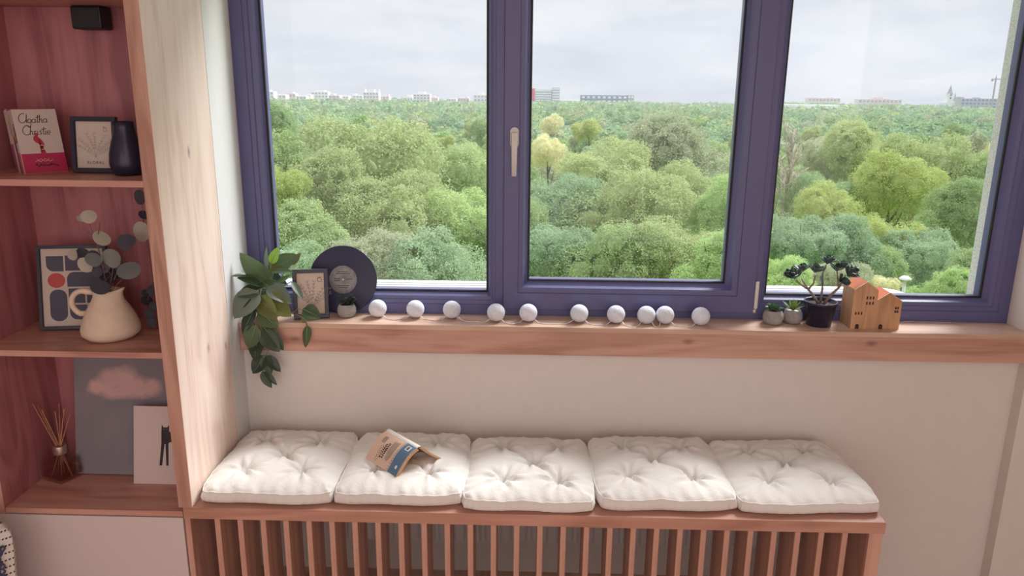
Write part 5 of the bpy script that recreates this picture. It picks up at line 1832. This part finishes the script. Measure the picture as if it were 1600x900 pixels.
# the wood beyond, to the horizon: one mass
def far_wood():
    rng = np.random.default_rng(5)
    Vs, Fs, Cs = [], [], []
    off = 0
    pal = np.array([(.34, .45, .22), (.39, .47, .25), (.32, .45, .27), (.29, .41, .23), (.40, .50, .23), (.43, .46, .30), (.30, .43, .26)])
    for (y0, y1, sp, nq, lf, xa, xb) in ((225, 420, 8.5, 150, .11, -.62, .86), (420, 800, 10.5, 40, .20, -.66, .90), (800, 1650, 15, 18, .32, -.70, .92), (45, 225, 6.8, 250, .080, -.95, -.44), (45, 225, 6.8, 250, .080, .67, 1.05)):
        area = .5 * (xb - xa) * (y1 ** 2 - y0 ** 2)
        n = int(area / sp ** 2)
        y = np.sqrt(rng.uniform(y0 ** 2, y1 ** 2, n))
        x = CC.x + (y + 2.36) * rng.uniform(xa, xb, n)
        R0 = rng.uniform(.45, .72, n) * sp
        h = rng.uniform(10, 14.5, n) + 1.4 * np.sin(x / 60) + 1.2 * np.sin(y / 47)
        zc = gz(y) + h - R0 * .8
        c = pal[rng.integers(0, len(pal), n)] * rng.uniform(.92, 1.08, (n, 1))
        d = unit(rng.normal(size=(n * nq, 3)) + np.array([0, -.5, .7]))
        k = np.repeat(np.arange(n), nq)
        bump = 1 + .16 * np.sin(d[:, 0] * 7 + k) * np.sin(d[:, 2] * 6 + 1.7 * k)
        P = np.stack([x[k], y[k], zc[k]], 1) + d * (R0[k] * bump * rng.uniform(.84, 1.05, n * nq))[:, None] * np.array([1, 1, .85])
        Nn = unit(d * .6 + rng.normal(size=d.shape) * .5 + np.array([0, 0, .3]))
        V, F = leaf_quads(P, Nn, lf * R0[k][:, None], rng, .7)
        Vs.append(V); Fs.append(F + off); Cs.append(np.repeat(c[k], 4, 0)); off += len(V)
        # solid hearts
        up = ICO_V
        nv = len(up)
        V2 = (np.stack([x, y, zc], 1)[:, None, :] + up[None] * (R0[:, None, None] * np.array([.86, .86, .72]))).reshape(-1, 3)
        F2 = (ICO_Q[None] + (np.arange(n) * nv)[:, None, None]).reshape(-1, 4)
        Vs.append(V2); Fs.append(F2 + off); Cs.append(np.repeat(c, nv, 0)); off += len(V2)
    V = np.vstack(Vs); F = np.vstack(Fs); Cc = np.vstack(Cs)

    me = make_mesh_np('distant_woods', V, F)
    at_ = me.attributes.new('tint', 'FLOAT_COLOR', 'POINT')
    at_.data.foreach_set('color', np.hstack([Cc, np.ones((len(Cc), 1))]).astype(np.float32).ravel())
    mt, nt, pb, out = newmat('distant_foliage')
    l = nt.links.new
    nt.nodes.remove(pb)
    a = N(nt, 'ShaderNodeAttribute', attribute_name='tint')
    df_ = N(nt, 'ShaderNodeBsdfDiffuse'); tl = N(nt, 'ShaderNodeBsdfTranslucent')
    l(a.outputs['Color'], df_.inputs['Color']); l(a.outputs['Color'], tl.inputs['Color'])
    mx = N(nt, 'ShaderNodeMixShader'); mx.inputs[0].default_value = .3
    l(df_.outputs[0], mx.inputs[1]); l(tl.outputs[0], mx.inputs[2]); l(mx.outputs[0], out.inputs['Surface'])
    o = link('distant_woods', me, mt)
    tag(o, 'wooded park stretching from behind the nearer trees to the skyline', 'woods', kind='stuff')
    return o
far_wood()
# ground
M_lawn = plain('park_grass', (.20, .33, .07), rough=.95, noise=.25, nscale=.3)
gnd = MB().add([(-2500, 8, GZ), (2500, 8, GZ), (2500, 300, GZ), (-2500, 300, GZ), (2500, 2600, float(gz(2600))), (-2500, 2600, float(gz(2600)))], [(0, 1, 2, 3), (3, 2, 4, 5)]).build('ground', M_lawn)
gnd['kind'] = 'structure'
# thin haze over the park
mt = bpy.data.materials.new('haze')
mt.use_nodes = True
mt.node_tree.nodes.clear()
ho = N(mt.node_tree, 'ShaderNodeOutputMaterial')
hs = N(mt.node_tree, 'ShaderNodeVolumeScatter')
hs.inputs['Color'].default_value = (.40, .45, .54, 1)
hs.inputs['Density'].default_value = HAZE
hs.inputs['Anisotropy'].default_value = 0.2
mt.node_tree.links.new(hs.outputs[0], ho.inputs['Volume'])
hz_ = MB().box((-2400, 30, -60), (2400, 2550, 160)).build('haze', mt)
hz_['kind'] = 'stuff'
hz_['label'] = 'thin pale haze over the distant park'
# street lamp in the clearing
lp_ = at(1415, 431, y=41)
lamp = thing('street_lamp', 'white street lamp among the trees above the toy houses', 'lamp', (lp_.x, 41, GZ))
hl = lp_.z - GZ
MB().tube([(0, 0, 0), (0, 0, hl - .2)], [.13, .085], 10).build('pole', M_metalbrown, lamp)
MB().lathe([(.0001, hl), (.18, hl - .03), (.34, hl - .16), (.33, hl - .21), (.09, hl - .28)], 20).build('lamp_head', M_metalbrown, lamp)

# ---- buildings on the skyline
def bmat(name, col):
    return plain(name, col, rough=.8, noise=.03, nscale=.05)
M_bw = bmat('pale_render', (.78, .74, .73))
M_bp = bmat('pink_render', (.76, .61, .59))
M_bg = bmat('grey_concrete_block', (.40, .41, .45))
M_bd = bmat('dark_window_band', (.16, .18, .24))
M_bb = bmat('blue_grey_cladding', (.20, .25, .36))
M_br = bmat('red_cladding', (.70, .06, .09))
M_bwhite = bmat('white_sheet_roof', (.80, .80, .80))
M_broof = bmat('grey_roof', (.32, .31, .33))
DIST = 1250.0
def building(name, label, u0, u1, vtop, vbot, dist, wall, win, floors, bays, depth=18, roofs=(), cat='building', group=None, bands=False):
    a, b = at(u0, vbot, y=dist), at(u1, vbot, y=dist)
    zt = at((u0 + u1) / 2, vtop, y=dist).z
    W = b.x - a.x
    zb_ = float(gz(dist))
    t = thing(name, label, cat, (a.x, dist, zb_), (0, 0, 0), group)
    H = zt - zb_
    MB().box((0, 0, 0), (W, depth, H)).build('wall', wall, t)
    vis = zt - at((u0 + u1) / 2, vbot, y=dist).z
    fh = vis / max(1, floors)
    if bands:
        for k in range(floors):
            z = H - fh * (k + .72)
            MB().box((W * .03, -.4, z), (W * .97, -.02, z + fh * .45)).build('window_band', win, t)
    else:
        for k in range(floors):
            for q in range(bays):
                z = H - fh * (k + .75)
                x = W * (q + .22) / bays
                MB().box((x, -.3, z), (x + W * .56 / bays, -.02, z + fh * .5)).build('window', win, t)
    for (f0, f1, dv) in roofs:
        hh = dv * (dist + 2.4) / FPX
        MB().box((W * f0, depth * .2, H), (W * f1, depth * .8, H + hh)).build('roof_house', wall, t)
    return t
G_B = 'pale apartment blocks along the skyline'
BL = [
 (413, 428, 143, 160, 'w', 3, 3, ((.2, .6, 2),)), (429, 447, 148, 160, 'w', 2, 3, ()), (448, 462, 146, 160, 'p', 2, 3, ((.3, .7, 2),)), (463, 479, 150, 162, 'w', 2, 3, ()),
 (480, 486, 148, 162, 'w', 3, 1, ()), (487, 513, 143.5, 163, 'w', 4, 5, ((.25, .8, 2),)), (514, 531, 149, 163, 'p', 3, 3, ((.1, .5, 2),)), (532, 545, 150, 163, 'w', 3, 3, ()), (551, 567, 149, 163, 'w', 3, 3, ((.0, .3, 2),)),
 (568, 592, 144, 164, 'w', 4, 5, ((.3, .7, 4), (.0, .1, 5), (.9, 1, 4))), (593, 608, 150, 164, 'p', 3, 3, ((.8, .95, 3),)),
 (632, 645, 152, 164, 'w', 2, 3, ((.3, .9, 3),)), (646, 672, 147, 164, 'w', 4, 5, ((.25, .7, 3),)), (673, 684, 152, 164, 'p', 2, 3, ((.1, .6, 2),)),
 (701, 713, 154, 165, 'w', 2, 3, ()), (715, 733, 153, 165, 'p', 2, 4, ((.6, .9, 2),)), (740, 762, 148, 165, 'w', 3, 4, ((.4, .65, 4),)),
]
ORD = ['first', 'second', 'third', 'fourth', 'fifth', 'sixth', 'seventh', 'eighth', 'ninth', 'tenth', 'eleventh', 'twelfth']
cnt_b = [0, 0]
for i, (u0, u1, v0, v1, mk, fl, by, rf) in enumerate(BL):
    big = {5: 'tall pale apartment block with four window rows, highest of its skyline group',
           9: 'pale apartment block with corner turrets on the skyline', 12: 'stepped pale apartment block on the skyline between two gaps of sky', 16: 'pale apartment block on the skyline next to the window post'}.get(i)
    pink = mk == 'p'
    cnt_b[pink] += 1
    lab = big or '%s %s low apartment block of the skyline, counted from the houseplant' % (ORD[cnt_b[pink] - 1], 'pink' if pink else 'pale')
    building('apartment_block', lab, u0, u1, v0, v1, DIST + (i % 3) * 35, M_bp if pink else M_bw, M_bg, fl, by, roofs=rf, group=G_B)
building('office_tower', 'narrow red tower next to the grey slab block on the skyline', 822, 835.5, 138, 166, 1500, M_br, M_br, 1, 1)
building('slab_block', 'grey slab block with rows of window bands beside the red tower', 836, 862, 140.5, 166, 1502, M_bg, M_bwhite, 7, 1, bands=True)
building('slab_block', 'taller stepped end of the grey slab block on the skyline', 862.3, 874, 137, 166, 1499, M_bg, M_bwhite, 7, 1, bands=True)
building('warehouse', 'low white building between the slab block and the blue office', 875, 906, 156.5, 168, 1500, M_bw, M_bg, 1, 5)
building('office_building', 'long blue-grey office block with a flat roof on the skyline', 907, 980, 149, 168, 1400, M_bb, M_bw, 3, 9)
building('office_building', 'pale glazed end of the blue-grey office block', 980.3, 990, 148.5, 168, 1399, M_bg, M_bwhite, 3, 2)
building('exhibition_hall', 'long white flat-roofed hall in front of the skyline woods', 1222, 1312, 164, 172, 1000, M_bwhite, M_bwhite, 1, 1)
building('apartment_block', 'pink long apartment block above the white hall', 1262, 1312, 153, 166, 1500, M_bp, M_bg, 2, 9, roofs=((.1, .3, 1.5), (.6, .8, 1.5)))
building('apartment_block', 'long stepped apartment block with a raised centre, beside the pink one', 1340, 1408, 155, 168, 1500, M_bp, M_bg, 2, 11, roofs=((.35, .6, 3), (.62, .75, 1.5)))
building('building_shell', 'grey unfinished building frame beneath the crane', 1500, 1562, 154, 170, 1200, M_bg, M_bd, 3, 10, roofs=((.0, .1, 2), (.4, .5, 1.5)))
# twin-spired church
ch0 = at(1483, 168, y=1300)
church = thing('church', 'white church with two pointed grey spires on the skyline', 'church', (ch0.x, 1300, float(gz(1300))))
pxm = 1302 / FPX
zt = lambda v: at(1483, v, y=1300).z - float(gz(1300))
MB().box((-4, 0, 0), (4, 8, zt(146))).build('tower', M_bw, church)
MB().lathe([(5.2, zt(147)), (3.0, zt(143)), (2.4, zt(140)), (.15, zt(133)), (.1, zt(130))], 8, (0, 4, 0), smooth=False).build('spire', M_broof, church)
MB().box((6, 0, 0), (11, 6, zt(158))).build('tower', M_bw, church)
MB().lathe([(3.5, zt(158)), (1.8, zt(154)), (1.4, zt(152)), (.1, zt(144))], 8, (8.5, 3, 0), smooth=False).build('spire', M_broof, church)
MB().box((-9, 2, 0), (13, 16, zt(160))).build('nave', M_bw, church)
for z_ in (150, 155):
    MB().box((-1.2, -.4, zt(z_)), (1.2, -.02, zt(z_ - 3))).build('window', M_bd, church)
# tower crane
cr0 = at(1549, 168, y=1150)
crn = thing('tower_crane', 'grey tower crane rising behind the unfinished building', 'crane', (cr0.x, 1150, float(gz(1150))))
zt2 = lambda v: at(1552, v, y=1150).z - float(gz(1150))
MB().box((-.8, -.8, 0), (.8, .8, zt2(122))).build('mast', M_broof, crn)
MB().box((-6, -.6, zt2(124.5)), (26, .6, zt2(123))).build('jib', M_broof, crn)
MB().lathe([(1.2, zt2(123)), (.2, zt2(116))], 4, smooth=False).build('apex', M_broof, crn)
MB().box((-6, -.7, zt2(127)), (-3.5, .7, zt2(124.5))).build('counterweight', M_broof, crn)
